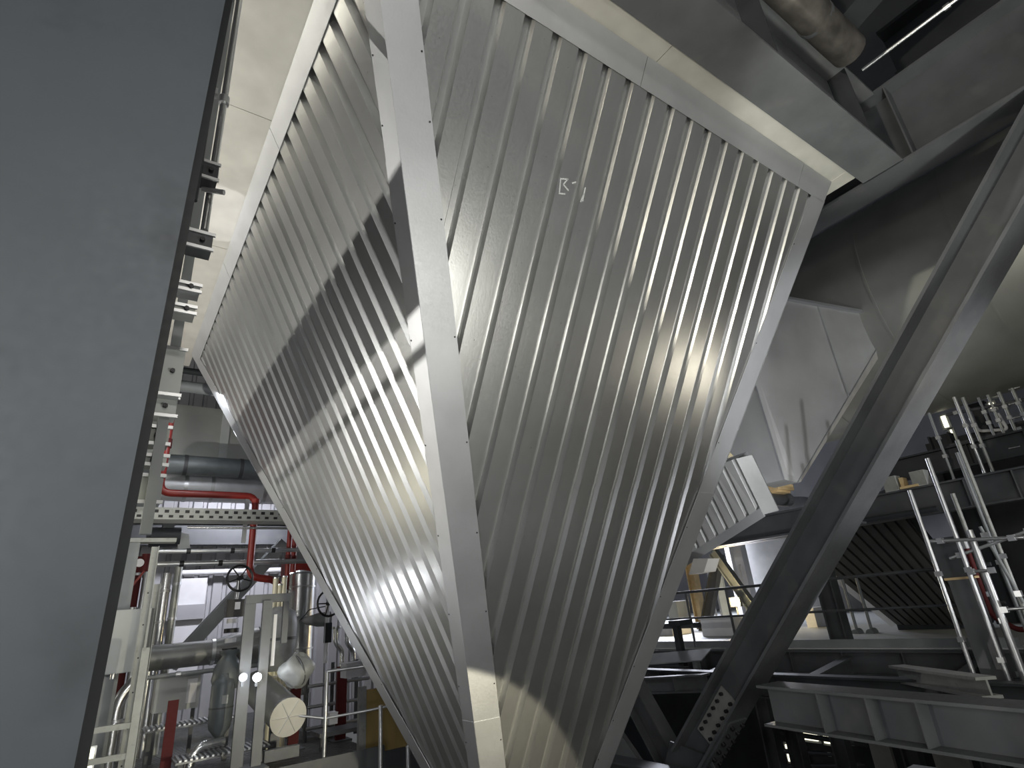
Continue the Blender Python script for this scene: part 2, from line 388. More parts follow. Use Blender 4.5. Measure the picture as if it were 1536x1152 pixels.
# =================================================================== RIM SOFFITS AND GIRDERS
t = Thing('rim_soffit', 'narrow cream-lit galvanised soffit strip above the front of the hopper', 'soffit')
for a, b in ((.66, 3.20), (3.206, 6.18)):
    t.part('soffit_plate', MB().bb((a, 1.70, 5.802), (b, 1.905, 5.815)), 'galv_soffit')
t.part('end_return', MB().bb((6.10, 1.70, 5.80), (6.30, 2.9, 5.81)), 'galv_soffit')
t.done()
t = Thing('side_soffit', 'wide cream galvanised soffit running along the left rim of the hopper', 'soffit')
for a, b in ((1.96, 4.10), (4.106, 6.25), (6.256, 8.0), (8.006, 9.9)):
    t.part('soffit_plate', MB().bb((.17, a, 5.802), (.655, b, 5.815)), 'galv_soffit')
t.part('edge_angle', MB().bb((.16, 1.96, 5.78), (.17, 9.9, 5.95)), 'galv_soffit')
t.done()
t = Thing('roof_girder', 'deep grey steel girder along the front rim of the hopper', 'girder')
ibeam_parts(t, (-3, 1.50, 6.28), (6.45, 1.50, 6.28), ZU, 1.0, .42, .03, .02, 'steel_mid', (.55, .75, .93), 'steel_dark')
t.done()
t = Thing('roof_girder', 'dark plate girder crossing the top right corner past the hopper', 'girder')
ibeam_parts(t, (6.69, -4, 6.30), (6.69, 12, 6.30), ZU, 1.04, .42, .03, .02, 'steel_paint', (.18, .325, .5), 'steel_paint')
t.done()
# casing walls that stand on the rim
t = Thing('filter_casing', 'galvanised casing wall rising above the hopper rim', 'casing')
t.part('front_wall', MB().bb((.66, 1.93, 5.817), (6.2, 1.96, 8.5)), 'galv_flash')
t.part('side_wall', MB().bb((.66, 1.97, 5.817), (.69, 9.4, 8.5)), 'galv_flash')
t.part('back_wall', MB().bb((.69, 9.37, 5.817), (6.2, 9.40, 8.5)), 'galv_flash')
t.done()

# =================================================================== LEFT COLUMN AND WHAT HANGS BEHIND IT
t = Thing('steel_column', 'massive blue-grey painted steel column filling the left edge', 'column')
LEAN = .017
def lx(x, z): return x+LEAN*(z-2.9)
t.part('flange', MB().prism([(-.75, 1.60, -5), (lx(.036, -5), 1.60, -5), (lx(.036, 12), 1.60, 12), (-.75, 1.60, 12)], (0, .03, 0)), 'column_paint')
t.part('web', MB().bb((-.36, 1.63, -5), (-.33, 1.97, 12)), 'column_paint')
t.part('flange', MB().prism([(-.75, 1.97, -5), (lx(.066, -5), 1.97, -5), (lx(.066, 12), 1.97, 12), (-.75, 1.97, 12)], (0, .03, 0)), 'steel_dark')
t.done()
# walkway beam and pipe behind the column (they throw the band of shade on the hopper)
ibeam('walkway_beam', 'grey walkway beam hidden behind the massive left column', (-1.5, 2.1, 3.0), (-1.5, 13, 3.0), ZU, .37, .18, 'steel_mid')
solo('handrail_pipe', 'thin pipe slung below the walkway beam behind the column', 'pipe', MB().cyl((-1.5, 2.1, 2.66), (-1.5, 7, 2.66), .022), 'galv_tube')

t = Thing('riser_pipe', 'shiny vertical riser pipe close behind the column edge', 'pipe')
pa, pb = Y(362, 0, 2.6), Y(303, 345, 2.6); xx = (pa.x+pb.x)/2
t.part('pipe', MB().cyl((xx, 2.6, pb.z), (xx, 2.6, 7.5), .017), 'alu_clad')
for z in (3.75, 4.25): t.part('coupling', MB().cyl((xx, 2.6, z), (xx, 2.6, z+.05), .026), 'galv_tube')
t.done()
t = Thing('conduit', 'dark thin conduit between column and shiny riser', 'pipe')
pc = Y(350, 0, 2.5); t.part('pipe', MB().cyl((pc.x-.03, 2.5, 3.5), (pc.x-.03, 2.5, 7.5), .014), 'steel_dark')
t.part('clip', MB().box((pc.x-.03, 2.5, 4.2), (.05, .04, .04)), 'galv_tube'); t.done()

# vertical strut rack with brackets, boxes and clamps
def bracket(px, py, w, h, y, name, label, m, knob=None, depth=.08):
    c = Y(px+7, py, y); w *= 1.45; t = Thing(name, label, 'bracket')
    t.part('body', MB().box(c, (w, depth, h)), m)
    t.part('lip', MB().box(c+Vector((0, -depth/2-.004, h/2-.008)), (w*1.12, .012, .016)), 'galv_tube')
    t.part('lip', MB().box(c+Vector((0, -depth/2-.004, -h/2+.008)), (w*1.12, .012, .016)), 'galv_tube')
    t.part('bolt', MB().cyl(c+Vector((w*.2, -depth/2, 0)), c+Vector((w*.2, -depth/2-.02, 0)), .011, 6), 'bolt')
    if knob: t.part('rod', MB().cyl(c+Vector((0, 0, knob[1])), c+Vector((knob[0], -.05, knob[1]-.02)), .013, 10), 'galv_tube')
    t.done()
solo('strut_channel', 'long galvanised strut channel standing behind the column edge', 'channel', MB().bb((.105, 3.02, 2.05), (.15, 3.06, 5.6)), 'steel_light')
bracket(300, 262, .075, .11, 2.55, 'clamp_bracket', 'dark clamp with a threaded rod jutting out over the soffit', 'steel_dark', (.09, -.09))
bracket(284, 365, .10, .10, 2.6, 'junction_box', 'dark round-cornered box below the jutting threaded rod', 'steel_paint')
bracket(268, 435, .09, .05, 2.7, 'clamp_bracket', 'flat steel clamp just under the dark round-cornered box', 'steel_light')
bracket(262, 468, .085, .05, 2.75, 'clamp_bracket', 'small clamp above the tall pale bracket plate', 'plate_zinc')
bracket(240, 560, .10, .26, 3.0, 'bracket_plate', 'tall pale bracket plate beside the top of the red pipe', 'cabinet')
bracket(228, 612, .11, .11, 3.05, 'bracket_plate', 'square pale bracket plate in the middle of the rack', 'cabinet')
bracket(214, 655, .12, .10, 3.1, 'bracket_plate', 'short pale bracket plate above the lowest pair of clamps', 'plate_zinc')
bracket(207, 692, .13, .06, 3.1, 'clamp_bracket', 'pale clamp level with the lagged dark pipe', 'cabinet')
bracket(205, 735, .11, .14, 3.1, 'clamp_bracket', 'lowest dark clamp next to the pale yellow tube', 'steel_light')
a, b = Y(196, 712, 3.0), Y(183, 800, 3.0)
t = Thing('glow_strip', 'pale yellow upright pipe with an added glow beside the column edge', 'light')
t.part('tube', MB().cyl(((a.x+b.x)/2, 3.0, b.z), ((a.x+b.x)/2, 3.0, a.z), .022), 'pale_glow')  # reflective pipe, its brightness put in as emission
t.part('end_cap', MB().cyl(((a.x+b.x)/2, 3.0, b.z-.03), ((a.x+b.x)/2, 3.0, b.z), .026), 'galv_tube')
t.part('end_cap', MB().cyl(((a.x+b.x)/2, 3.0, a.z), ((a.x+b.x)/2, 3.0, a.z+.03), .026), 'galv_tube'); t.done()

# =================================================================== LEFT BACKGROUND: PIPEWORK BAY
# platform
def grate(t, x0, x1, y0, y1, z, step=.1):
    n = 0; y = y0
    while y < y1 and n < 80:
        t.part('grating_bar', MB().bb((x0, y, z-.035), (x1, y+.028, z)), 'grating'); y += step; n += 1
t = Thing('floor_platform', 'open steel grating platform carrying the pipework', None, None, 'structure')
for i in range(5):
    y0 = 8.2+i*1.36
    t.part('grating_panel', MB().bb((-2, y0, -.06), (3.4, y0+1.35, -.02)), 'grating')
mb = MB(); y = 8.2
while y < 15:
    mb.bb((.2, y, -.02), (3.4, y+.03, .012)); y += .085
t.part('grating_bars', mb, 'grating', kind='stuff')
t.part('toe_plate', MB().bb((-2, 8.17, -.2), (3.4, 8.2, .1)), 'steel_paint')
t.done()
t = Thing('floor_walkway', 'steel walkway plate under the viewer', None, None, 'structure')
for i in range(6): t.part('floor_plate', MB().bb((-5+i*1.9, -9, -.03), (-3.11+i*1.9, 3.0, 0)), 'steel_light')
t.done()

# soffit of the far duct, lagged pipes
t = Thing('rectangular_duct', 'grey sheet-metal duct casing behind the upper red pipe', 'duct')
a, b = Y(238, 603, 12.0), Y(372, 690, 12.0)
t.part('front_panel', MB().bb((a.x-.6, 12, b.z), (b.x+.6, 12.03, a.z)), 'duct_clad')
t.part('bottom_panel', MB().bb((a.x-.6, 12.03, b.z), (b.x+.6, 13.6, b.z+.03)), 'duct_clad')
t.part('stiffener', MB().bb((b.x-.55, 11.97, b.z), (b.x-.4, 12.0, a.z)), 'cabinet')
t.done()
def hpipe(name, label, px0, px1, py, y, r, m, straps=(), ms='galv_tube', n=18, cat='pipe', ext=(0, 0)):
    a, b = Y(px0, py, y), Y(px1, py, y); z = Y((px0+px1)/2, py, y).z
    t = Thing(name, label, cat)
    kp = t.part('pipe', MB().cyl((a.x-ext[0], y, z), (b.x+ext[1], y, z), r, n), m)
    for s in straps:
        x = a.x+(b.x-a.x)*s; t.part('strap', MB().cyl((x-.03, y, z), (x+.03, y, z), r+.008, n), ms, of=kp)
    return t.done()
hpipe('process_pipe', 'dark shiny pipe running under the far end of the soffit', 262, 345, 583, 10.5, .10, 'steel_light', (.7,), ext=(.3, .4))
hpipe('process_pipe', 'thin dark pipe above the rectangular duct', 262, 350, 560, 10.7, .06, 'steel_dark', (), ext=(.3, .4))
hpipe('lagged_pipe', 'long dark lagged pipe crossing above the white foil bundle', 232, 400, 700, 11.0, .17, 'vessel_blue', (.25, .75), 'steel_paint', ext=(.3, .6))
hpipe('lagged_pipe', 'pipe wrapped in crumpled white foil above the red elbow', 246, 405, 733, 11.45, .25, 'white_foil', (.18, .42, .93), 'galv_tube', ext=(.2, .6))
# red sprinkler pipe with bracket
y = 10.0
p = [Y(276, 512, y), Y(238, 733, y), Y(384, 750, y), Y(386, 865, y)]
x0 = (p[0].x+p[1].x)/2; zz = (p[1].z+p[2].z)/2
t = Thing('red_pipe', 'red fire pipe dropping past the duct and turning right', 'pipe')
t.part('pipe', MB().tube([(x0, y, p[0].z), (x0, y, zz), (p[2].x, y, zz), (p[2].x, y, p[3].z), (p[2].x+.45, y+.05, p[3].z-.06), (p[2].x+.55, y+.05, p[3].z-.45)], .055, .16), 'red_paint')
t.part('coupling', MB().cyl((x0, y, p[0].z-.03), (x0, y, p[0].z+.10), .075), 'dark_red')
zc = Y(250, 665, y).z
t.part('coupling', MB().cyl((x0, y, zc-.07), (x0, y, zc+.07), .07), 'dark_red')
t.part('coupling', MB().cyl((p[2].x, y, zz-.12), (p[2].x, y, zz-.05), .066), 'red_paint')
t.part('hanger', MB().bb((p[2].x-.16, y-.02, zz-.75), (p[2].x-.10, y+.02, zz)), 'galv_tube')
t.done()
y = 10.6
for i, (px, lab) in enumerate(((431, 'left of the two red risers against the hopper edge'), (439, 'right of the two red risers against the hopper edge'))):
    y = 10.6+.25*i; a, b = Y(px+6, 800, y), Y(px-4, 885, y); x = (a.x+b.x)/2
    t = Thing('red_pipe', lab, 'pipe'); t.part('pipe', MB().cyl((x, y, b.z), (x, y, a.z+1.4), .042), 'red_paint')
    t.part('sleeve', MB().cyl((x, y, b.z-.42), (x, y, b.z), .06), 'alu_clad')
    t.part('coupling', MB().cyl((x, y, b.z+.5), (x, y, b.z+.58), .054), 'dark_red'); t.done()
a, b = Y(428, 845, 11.2), Y(465, 862, 11.2)
t = Thing('red_cabinet', 'dark red fire cabinet behind the red risers', 'cabinet')
t.part('body', MB().bb((a.x, 11.2, b.z), (b.x+.3, 11.5, a.z+.05)), 'dark_red'); t.part('door', MB().bb((a.x+.03, 11.18, b.z+.02), (b.x+.27, 11.2, a.z+.03)), 'red_paint'); t.done()
# cable trays and horizontal tubes
def tray(label, px0, px1, py, y, w, h, m='plate_zinc', slots=True):
    a, b = Y(px0, py, y), Y(px1, py, y); z = (a.z+b.z)/2
    t = Thing('cable_tray', label, 'cable tray')
    t.part('base', MB().bb((a.x-.3, y, z), (b.x+.5, y+w, z+.012)), m)
    k = t.part('side_rail', MB().bb((a.x-.3, y-.012, z), (b.x+.5, y, z+h)), m); t.part('side_rail', MB().bb((a.x-.3, y+w, z), (b.x+.5, y+w+.012, z+h)), m)
    if slots:
        x = a.x-.2
        while x < b.x+.4:
            t.part('slot', MB().bb((x, y-.015, z+h*.55), (x+.055, y-.011, z+h*.8)), 'black', of=k); t.part('slot', MB().bb((x+.06, y-.015, z+h*.15), (x+.115, y-.011, z+h*.36)), 'black', of=k); x += .13
    t.done()
tray('slotted galvanised cable tray below the red elbow', 205, 398, 780, 9.5, .33, .17)
hpipe('tube_rail', 'upper of two bright tubes under the slotted tray', 320, 425, 779, 9.9, .022, 'alu_clad', (), ext=(.2, .3))
hpipe('tube_rail', 'lower of two bright tubes under the slotted tray', 325, 428, 792, 9.9, .020, 'alu_clad', (), ext=(.4, .3))
hpipe('tube_rail', 'bright horizontal tube crossing just above the black handwheel', 236, 448, 826, 10.4, .035, 'galv_tube', (.2, .5, .8), 'black', ext=(0, .3))
hpipe('tube_rail', 'lower bright horizontal tube level with the handwheel top', 236, 455, 844, 10.3, .04, 'galv_tube', (.15, .4), 'black', ext=(0, .3))
hpipe('wall_rail', 'pale horizontal rail fixed to the cladding wall', 265, 370, 858, 14.8, .06, 'white_paint', ext=(0, 1.0))
ibeam('roof_beam', 'dark roof beam above the profiled wall', Y(160, 800, 14.3), Vector((4.5, 14.3, Y(160, 800, 14.3).z)), ZU, .5, .25, 'steel_paint')
# pale crate hanging under the tray
a = Y(272, 812, 11.5); solo('lamp_housing', 'pale tilted lamp housing hanging under the slotted tray', 'lamp', MB().prism([a+Vector((-.10, 0, .16)), a+Vector((.10, 0, .12)), a+Vector((.16, 0, -.16)), a+Vector((-.02, 0, -.17))], (0, .18, 0)), 'cabinet')
a = Y(250, 806, 11.6); solo('motor', 'dark drive motor left of the tilted lamp housing', 'motor', MB().cyl(a+Vector((-.25, 0, 0)), a+Vector((.2, 0, 0)), .17, 14).cyl(a+Vector((-.3, 0, 0)), a+Vector((-.25, 0, 0)), .1, 12).box(a+Vector((0, 0, .2)), (.18, .16, .1)), 'steel_dark')
# diagonal brace
ibeam('wall_brace', 'dark diagonal brace in front of the profiled wall', Y(425, 815, 12.4), Y(255, 1000, 12.4), YU, .34, .22, 'steel_light')
# pale door panel frame on the wall
a, b = Y(268, 868, 14.85), Y(296, 1000, 14.85)
t = Thing('wall_panel', 'pale flat panel standing against the profiled wall', 'panel')
t.part('panel', MB().bb((a.x, 14.85, b.z-.3), (b.x, 14.9, a.z)), 'white_paint'); t.part('ledge', MB().bb((a.x-1.3, 14.75, b.z+.95), (b.x, 14.85, b.z+1.25)), 'cladding'); t.done()
# vertical lagged pipes left
for i, (px, py0, py1, r, m, lab) in enumerate(((209, 835, 915, .06, 'dark_red', 'dark upright pipe farthest left behind the cabinet'), (222, 838, 915, .045, 'galv_tube', 'thin upright pipe between the dark pipe and the angle post'), (250, 860, 935, .08, 'alu_clad', 'shiny upright pipe right of the angle post'), (268, 850, 930, .06, 'duct_clad', 'dull upright pipe left of the pale wall panel'))):
    a, b = Y(px, py0, 11.5), Y(px-10, py1, 11.5); x = (a.x+b.x)/2
    t = Thing('upright_pipe', lab, 'pipe'); t.part('pipe', MB().cyl((x, 11.5, -.0), (x, 11.5, a.z), r), m); t.part('band', MB().cyl((x, 11.5, a.z-.3), (x, 11.5, a.z-.26), r+.01), 'galv_tube'); t.part('band', MB().cyl((x, 11.5, b.z), (x, 11.5, b.z+.04), r+.01), 'galv_tube'); t.done()
a = Y(218, 845, 10.8); t = Thing('valve', 'small red valve with a round gauge beside the angle post', 'valve')
t.part('body', MB().cyl(a+Vector((0, 0, -.12)), a+Vector((0, 0, .14)), .06), 'dark_red'); t.part('gauge', MB().cyl(a+Vector((-.08, -.06, 0)), a+Vector((-.08, -.1, 0)), .06, 16), 'white_paint'); t.part('lever', MB().bar(a+Vector((0, -.05, -.12)), a+Vector((-.12, -.05, -.32)), YU, .03, .03), 'red_paint'); t.done()
# grey side post (light) and angle posts
a, b = Y(205, 835, 9.4), Y(172, 1010, 9.4)
t = Thing('support_post', 'broad pale grey post right against the column edge', 'post')
t.part('post', MB().bb((a.x-.26, 9.5, 0), (a.x+.02, 9.6, Y(205, 812, 9.4).z)), 'steel_light'); t.part('head_plate', MB().bb((a.x-.30, 9.46, Y(205, 812, 9.4).z), (a.x+.45, 9.65, Y(205, 806, 9.4).z)), 'plate_zinc'); t.part('base_plate', MB().bb((a.x-.3, 9.45, 0), (a.x+.06, 9.65, .02)), 'steel_light'); t.done()
def angle_post(label, px0, py0, px1, py1, y, w=.06, z0=0, m='plate_zinc'):
    a, b = Y(px0, py0, y), Y(px1, py1, y); x = (a.x+b.x)/2
    t = Thing('angle_post', label, 'post')
    t.part('leg_plate', MB().bb((x-w/2, y, z0), (x+w/2, y+.008, a.z)), m); t.part('leg_plate', MB().bb((x+w/2, y-w, z0), (x+w/2+.008, y, a.z)), m)
    for k in range(6):
        z = z0+.3+k*(a.z-z0-.5)/6; t.part('hole', MB().cyl((x, y-.002, z), (x, y, z), .010, 8), 'black')
    t.part('foot', MB().bb((x-w, y-w, z0), (x+w, y+w, z0+.012)), m); t.done()
angle_post('tall galvanised angle post rising above the pale cabinet', 232, 820, 186, 1130, 9.0, .075)
angle_post('second galvanised post just right of the pale cabinet', 236, 876, 205, 1080, 9.3, .065)
# electrical cabinet
a, b = Y(165, 916, 9.2), Y(214, 1006, 9.2)
t = Thing('electric_cabinet', 'pale grey wall cabinet beside the column edge', 'cabinet')
k = t.part('body', MB().bb((a.x, 9.2, b.z), (b.x, 9.42, a.z)), 'cabinet'); t.part('door', MB().bb((a.x+.01, 9.18, b.z+.01), (b.x-.01, 9.2, a.z-.01)), 'cabinet')
t.part('hinge', MB().bb((a.x+.005, 9.165, a.z-.14), (a.x+.03, 9.18, a.z-.05)), 'bolt'); t.part('latch', MB().cyl((a.x+.02, 9.18, b.z+.28), (a.x+.02, 9.16, b.z+.28), .02, 8), 'yellow')
t.part('side_shade_plate', MB().bb((b.x, 9.22, b.z), (b.x+.03, 9.44, a.z)), 'steel_paint'); t.part('cable_gland', MB().cyl((a.x+.15, 9.3, b.z-.06), (a.x+.15, 9.3, b.z), .03, 10), 'galv_tube'); t.done()
# low frame with rails at the bottom left
t = Thing('stand_frame', 'galvanised ladder-like stand below the pale cabinet', 'frame')
za, zb_ = .0, 1.25
xl, xr = Y(135, 1100, 8.6).x, Y(200, 1100, 8.6).x
t.part('leg', MB().bb((xl-.03, 8.57, za), (xl+.03, 8.63, zb_)), 'plate_zinc'); t.part('leg', MB().bb((xr-.04, 8.57, za), (xr+.04, 8.63, zb_+.3)), 'plate_zinc')
for z in (.42, .72): t.part('rung', MB().bb((xl, 8.58, z), (xr, 8.62, z+.06)), 'plate_zinc')
t.done()
a, b = Y(172, 1015, 9.9), Y(140, 1120, 9.9)
t = Thing('cream_pipe', 'shiny cream-lit pipe with elbow below the cabinet', 'pipe')
t.part('pipe', MB().tube([Y(190, 1030, 9.9)+Vector((.12, 0, .1)), Y(176, 1050, 9.9), (Y(170, 1090, 9.9).x, 9.9, 0.0)], .075, .2), 'alu_clad')
zz = Y(168, 1095, 9.9).z
for dz in (0, .08): t.part('flange_ring', MB().cyl((Y(170, 1090, 9.9).x, 9.9, zz+dz), (Y(170, 1090, 9.9).x, 9.9, zz+dz+.03), .11), 'galv_tube')
t.done()
a = Y(128, 1140, 8.8); t = Thing('glow_strip', 'cream lit panel low down at the foot of the column', 'light'); t.part('panel', MB().bb((a.x-.06, 8.8, a.z-.3), (a.x+.07, 8.83, a.z+.1)), 'pale_glow'); t.part('frame', MB().bb((a.x-.08, 8.83, a.z-.32), (a.x+.09, 8.86, a.z+.12)), 'galv_tube'); t.done()
# second pale sheet/box, red post
a, b = Y(235, 1020, 10.6), Y(298, 1052, 10.6)
t = Thing('control_box', 'pale control box on the platform behind the red post', 'box')
t.part('body', MB().bb((a.x, 10.6, b.z-.08), (b.x, 10.9, a.z)), 'cabinet'); t.part('lid', MB().bb((a.x-.02, 10.58, a.z), (b.x+.02, 10.92, a.z+.03)), 'plate_zinc'); t.part('leg', MB().bb((a.x+.03, 10.65, 0.012), (a.x+.08, 10.7, b.z-.08)), 'steel_mid'); t.part('leg', MB().bb((b.x-.08, 10.65, 0.012), (b.x-.03, 10.7, b.z-.08)), 'steel_mid'); t.part('cover', MB().bb((b.x-.18, 10.57, b.z), (b.x-.05, 10.6, a.z-.04)), 'white_paint'); t.done()
a, b = Y(263, 1050, 9.2), Y(250, 1118, 9.2); x = (a.x+b.x)/2
t = Thing('red_post', 'dark red flat post standing on the grating', 'post'); t.part('post', MB().bb((x-.06, 9.2, 0), (x+.06, 9.23, a.z)), 'dark_red'); t.part('foot', MB().bb((x-.15, 9.12, 0), (x+.2, 9.35, .05)), 'steel_paint'); t.done()
# handwheel valve
w0 = Y(360, 867, 9.6)
t = Thing('gate_valve', 'black handwheel valve on a tall stem', 'valve')
ax = Vector((.22, -1, .10)).normalized()
k = t.part('handwheel', MB().torus(w0, ax, .185, .017, 28, 8), 'black'); t.part('hub', MB().cyl(w0-ax*.04, w0+ax*.04, .035, 12), 'black', of=k)
e1 = ax.cross(ZU).normalized(); e2 = ax.cross(e1)
for i in range(5):
    an = 2*math.pi*i/5+.35; q = e1*math.cos(an)+e2*math.sin(an); t.part('spoke', MB().cyl(w0, w0+q*.185, .010, 6), 'black', of=k)
zz = w0.z
t.part('stem', MB().cyl(w0+Vector((0, .04, 0)), w0+Vector((-.02, .04, -.30)), .03, 10), 'galv_tube')
bx = w0+Vector((-.03, .04, -.42)); t.part('gearbox', MB().box(bx, (.24, .2, .24)), 'black'); t.part('gear_cap', MB().box(bx+Vector((.02, -.11, .03)), (.07, .02, .1)), 'white_paint')
for i in range(4):
    c = bx+Vector((-.01, 0, -.17-i*.13)); t.part('yoke_ring', MB().cyl(c+Vector((0, 0, -.03)), c+Vector((0, 0, .03)), .10 if i % 2 else .075, 14), 'black' if i % 2 else 'white_paint')
t.part('body', MB().lathe(bx+Vector((-.01, 0, -1.05)), ZU, [(.16, 0), (.2, .12), (.17, .3), (.09, .42), (.13, .46), (.13, .5)]), 'vessel_blue'); t.done()
# big horizontal lagged main in the middle of the bay
a, b = Y(220, 985, 10.2), Y(375, 975, 10.2)
t = Thing('lagged_main', 'dull lagged main running left from the handwheel valve', 'pipe')
z = (a.z+b.z)/2
t.part('pipe', MB().cyl((a.x, 10.2, z), (b.x-.5, 10.2, z), .17, 20), 'lag_dull'); t.part('cone', MB().cyl((b.x-.5, 10.2, z), (b.x+.1, 10.2, z+.03), .17, 20, .27), 'lag_dull'); t.part('end_drum', MB().cyl((b.x+.1, 10.2, z+.03), (b.x+.35, 10.2, z+.03), .27, 20), 'lag_dull')
t.part('strap', MB().cyl((b.x-.55, 10.2, z), (b.x-.5, 10.2, z), .18, 20), 'galv_tube'); t.part('label_plate', MB().bb((b.x+.13, 9.92, z+.02), (b.x+.22, 9.94, z+.12)), 'white_paint'); t.done()
hpipe('tube_rail', 'dark tube crossing under the lagged main', 215, 380, 1008, 9.9, .03, 'steel_light', (.3,), ext=(.1, .1))
# portal frame
y = 8.2
pl, pr, pt, pbm = Y(366, 1030, y).x, Y(390, 1030, y).x, Y(380, 905, y).z, 0.0
pr2 = Y(434, 905, y).x
t = Thing('equipment_frame', 'grey welded channel frame in the middle of the pipework', 'frame')
t.part('post', MB().bb((pl-.07, y, 0), (pl+.06, y+.06, pt)), 'steel_mid'); t.part('post', MB().bb((pr-.055, y-.1, .15), (pr+.055, y-.04, pt+.02)), 'steel_mid')
t.part('top_bar', MB().bb((pl-.07, y-.04, pt), (pr2, y+.06, pt+.10)), 'steel_mid'); t.part('hanger', MB().bb((pr2-.07, y, pt-.5), (pr2, y+.06, pt)), 'steel_mid')
t.part('foot_bar', MB().bb((pl-.2, y-.3, .1), (pr+.1, y+.1, .18)), 'steel_mid'); t.part('foot_bar', MB().bb((pr+.1, y-.05, .18), (pr+.5, y+.05, .3)), 'steel_paint')
t.part('gauge_strip', MB().bb((pr+.1, y-.02, pt-.75), (pr+.14, y, pt-.15)), 'white_paint')
t.done()
for px, lab in ((365, 'left of the two glaring white work lamps on the frame'), (386, 'right of the two glaring white work lamps on the frame')):
    c = Y(px, 1016, 8.0)
    t = Thing('work_lamp', lab, 'lamp'); t.part('housing', MB().cyl(c+Vector((0, .07, 0)), c+Vector((0, .01, 0)), .05, 14), 'steel_paint'); t.part('lens', MB().cyl(c+Vector((0, .01, 0)), c, .036 if px < 370 else .048, 14), 'lens_white'); t.part('bracket', MB().bb(c+Vector((-.015, .03, -.1)), c+Vector((.015, .06, 0))), 'steel_paint'); t.done()
lamp('POINT', 'work_lamp_glow', Y(376, 1016, 7.85), None, 6, COOL, .06)
# vertical silver vessel
y = 10.9
c0, c1 = Y(455, 862, y), Y(435, 1000, y); x = Y(447, 920, y).x
t = Thing('lagged_vessel', 'upright shiny lagged vessel next to the hopper edge', 'vessel')
t.part('shell', MB().cyl((x, y, .6), (x, y, c0.z), .27, 28), 'alu_clad'); t.part('roof_cone', MB().lathe((x, y, c0.z), ZU, [(.275, 0), (.25, .03), (.05, .08)], 28), 'alu_clad')
for z in (c1.z+.25, c1.z+.75, c1.z+1.25): t.part('band', MB().cyl((x, y, z), (x, y, z+.03), .278, 28), 'galv_tube')
for an in (0, 2.1, 4.2): t.part('leg', MB().cyl((x+.2*math.cos(an), y+.2*math.sin(an), 0), (x+.2*math.cos(an), y+.2*math.sin(an), .62), .03), 'steel_mid')
t.done()
# short silver sleeves
for i, (px, py0, py1, lab) in enumerate(((414, 868, 905, 'leftmost short pale sleeve above the channel frame'), (420, 878, 905, 'shortest pale sleeve above the channel frame'), (427, 866, 905, 'third pale sleeve above the channel frame'))):
    a, b = Y(px, py0, 9.7), Y(px-2, py1, 9.7); t = Thing('pipe_sleeve', lab, 'pipe'); t.part('sleeve', MB().cyl((a.x, 9.7, 1.0), (a.x, 9.7, a.z), .04, 12), 'cream'); t.part('cap', MB().cyl((a.x, 9.7, a.z), (a.x, 9.7, a.z+.02), .046, 12), 'alu_clad'); t.done()
# blanket-wrapped valves
c = Y(418, 955, 9.4); t = Thing('wrapped_valve', 'valve body wrapped in a grey insulation blanket', 'valve'); t.part('blanket', MB().lathe(c+Vector((0, 0, -.45)), ZU, [(.14, 0), (.2, .08), (.24, .35), (.25, .6), (.22, .78), (.1, .86)], 20), 'blanket'); t.part('strap', MB().cyl(c+Vector((0, 0, -.05)), c+Vector((0, 0, -.01)), .252, 20), 'steel_paint'); t.done()
c = Y(446, 1005, 8.08); t = Thing('wrapped_valve', 'crumpled ball-shaped insulation wrap below the vessel', 'valve'); t.part('blanket', MB().blob(c, (.20, .18, .18), 18, 12, .22, 3), 'blanket'); t.part('tie', MB().torus(c, (1, .2, .3), .175, .012), 'steel_paint'); t.done()
c = Y(475, 925, 10.2); t = Thing('wrapped_valve', 'small pointed grey hood hanging beside the vessel', 'valve'); t.part('hood', MB().lathe(c+Vector((-.28, 0, -.05)), XU, [(.01, 0), (.06, .12), (.11, .3), (.12, .5)], 12), 'blanket'); t.part('wire', MB().tube([c+Vector((-.28, 0, -.05)), c+Vector((-.12, 0, .12)), c+Vector((.2, 0, .16))], .008), 'black'); t.done()
c = Y(493, 905, 10.0); ax = Vector((.2, -1, .1)).normalized(); t = Thing('handwheel', 'second black handwheel half hidden by the hopper edge', 'valve'); t.part('rim', MB().torus(c, ax, .2, .018), 'black'); t.part('hub', MB().cyl(c-ax*.03, c+ax*.05, .035), 'black')
for i in range(5):
    an = 6.283*i/5; e1 = ax.cross(ZU).normalized(); e2 = ax.cross(e1); t.part('spoke', MB().cyl(c, c+(e1*math.cos(an)+e2*math.sin(an))*.2, .01, 6), 'black')
t.part('stem', MB().cyl(c+Vector((0, .05, 0)), c+Vector((0, .05, -.9)), .035), 'white_paint'); t.part('yoke', MB().box(c+Vector((0.02, .05, -.45)), (.1, .1, .3)), 'steel_dark'); t.done()
# horizontal drum facing us
c = Y(432, 1075, 8.35); back = Y(385, 1030, 9.8)
d = (back-c).normalized()
t = Thing('lagged_drum', 'horizontal lagged drum with a bright round end facing out', 'drum')
t.part('shell', MB().cyl(c, c+d*1.5, .215, 32), 'duct_clad'); t.part('band', MB().cyl(c+d*.02, c+d*.06, .22, 32), 'galv_tube'); t.part('end_cap', MB().cyl(c, c-d*.02, .224, 32), 'galv_soffit')
for an in (0, 1.05, 2.1):
    e1 = d.cross(ZU).normalized(); e2 = d.cross(e1); q = e1*math.cos(an)+e2*math.sin(an); t.part('seam', MB().bar(c-d*.024-q*.2, c-d*.024+q*.2, q.cross(d), .006, .008), 'galv_tube')
t.part('saddle', MB().bb(c+d*.5+Vector((-.06, -.05, -c.z)), c+d*.5+Vector((.06, .05, -.18))), 'steel_mid'); t.done()
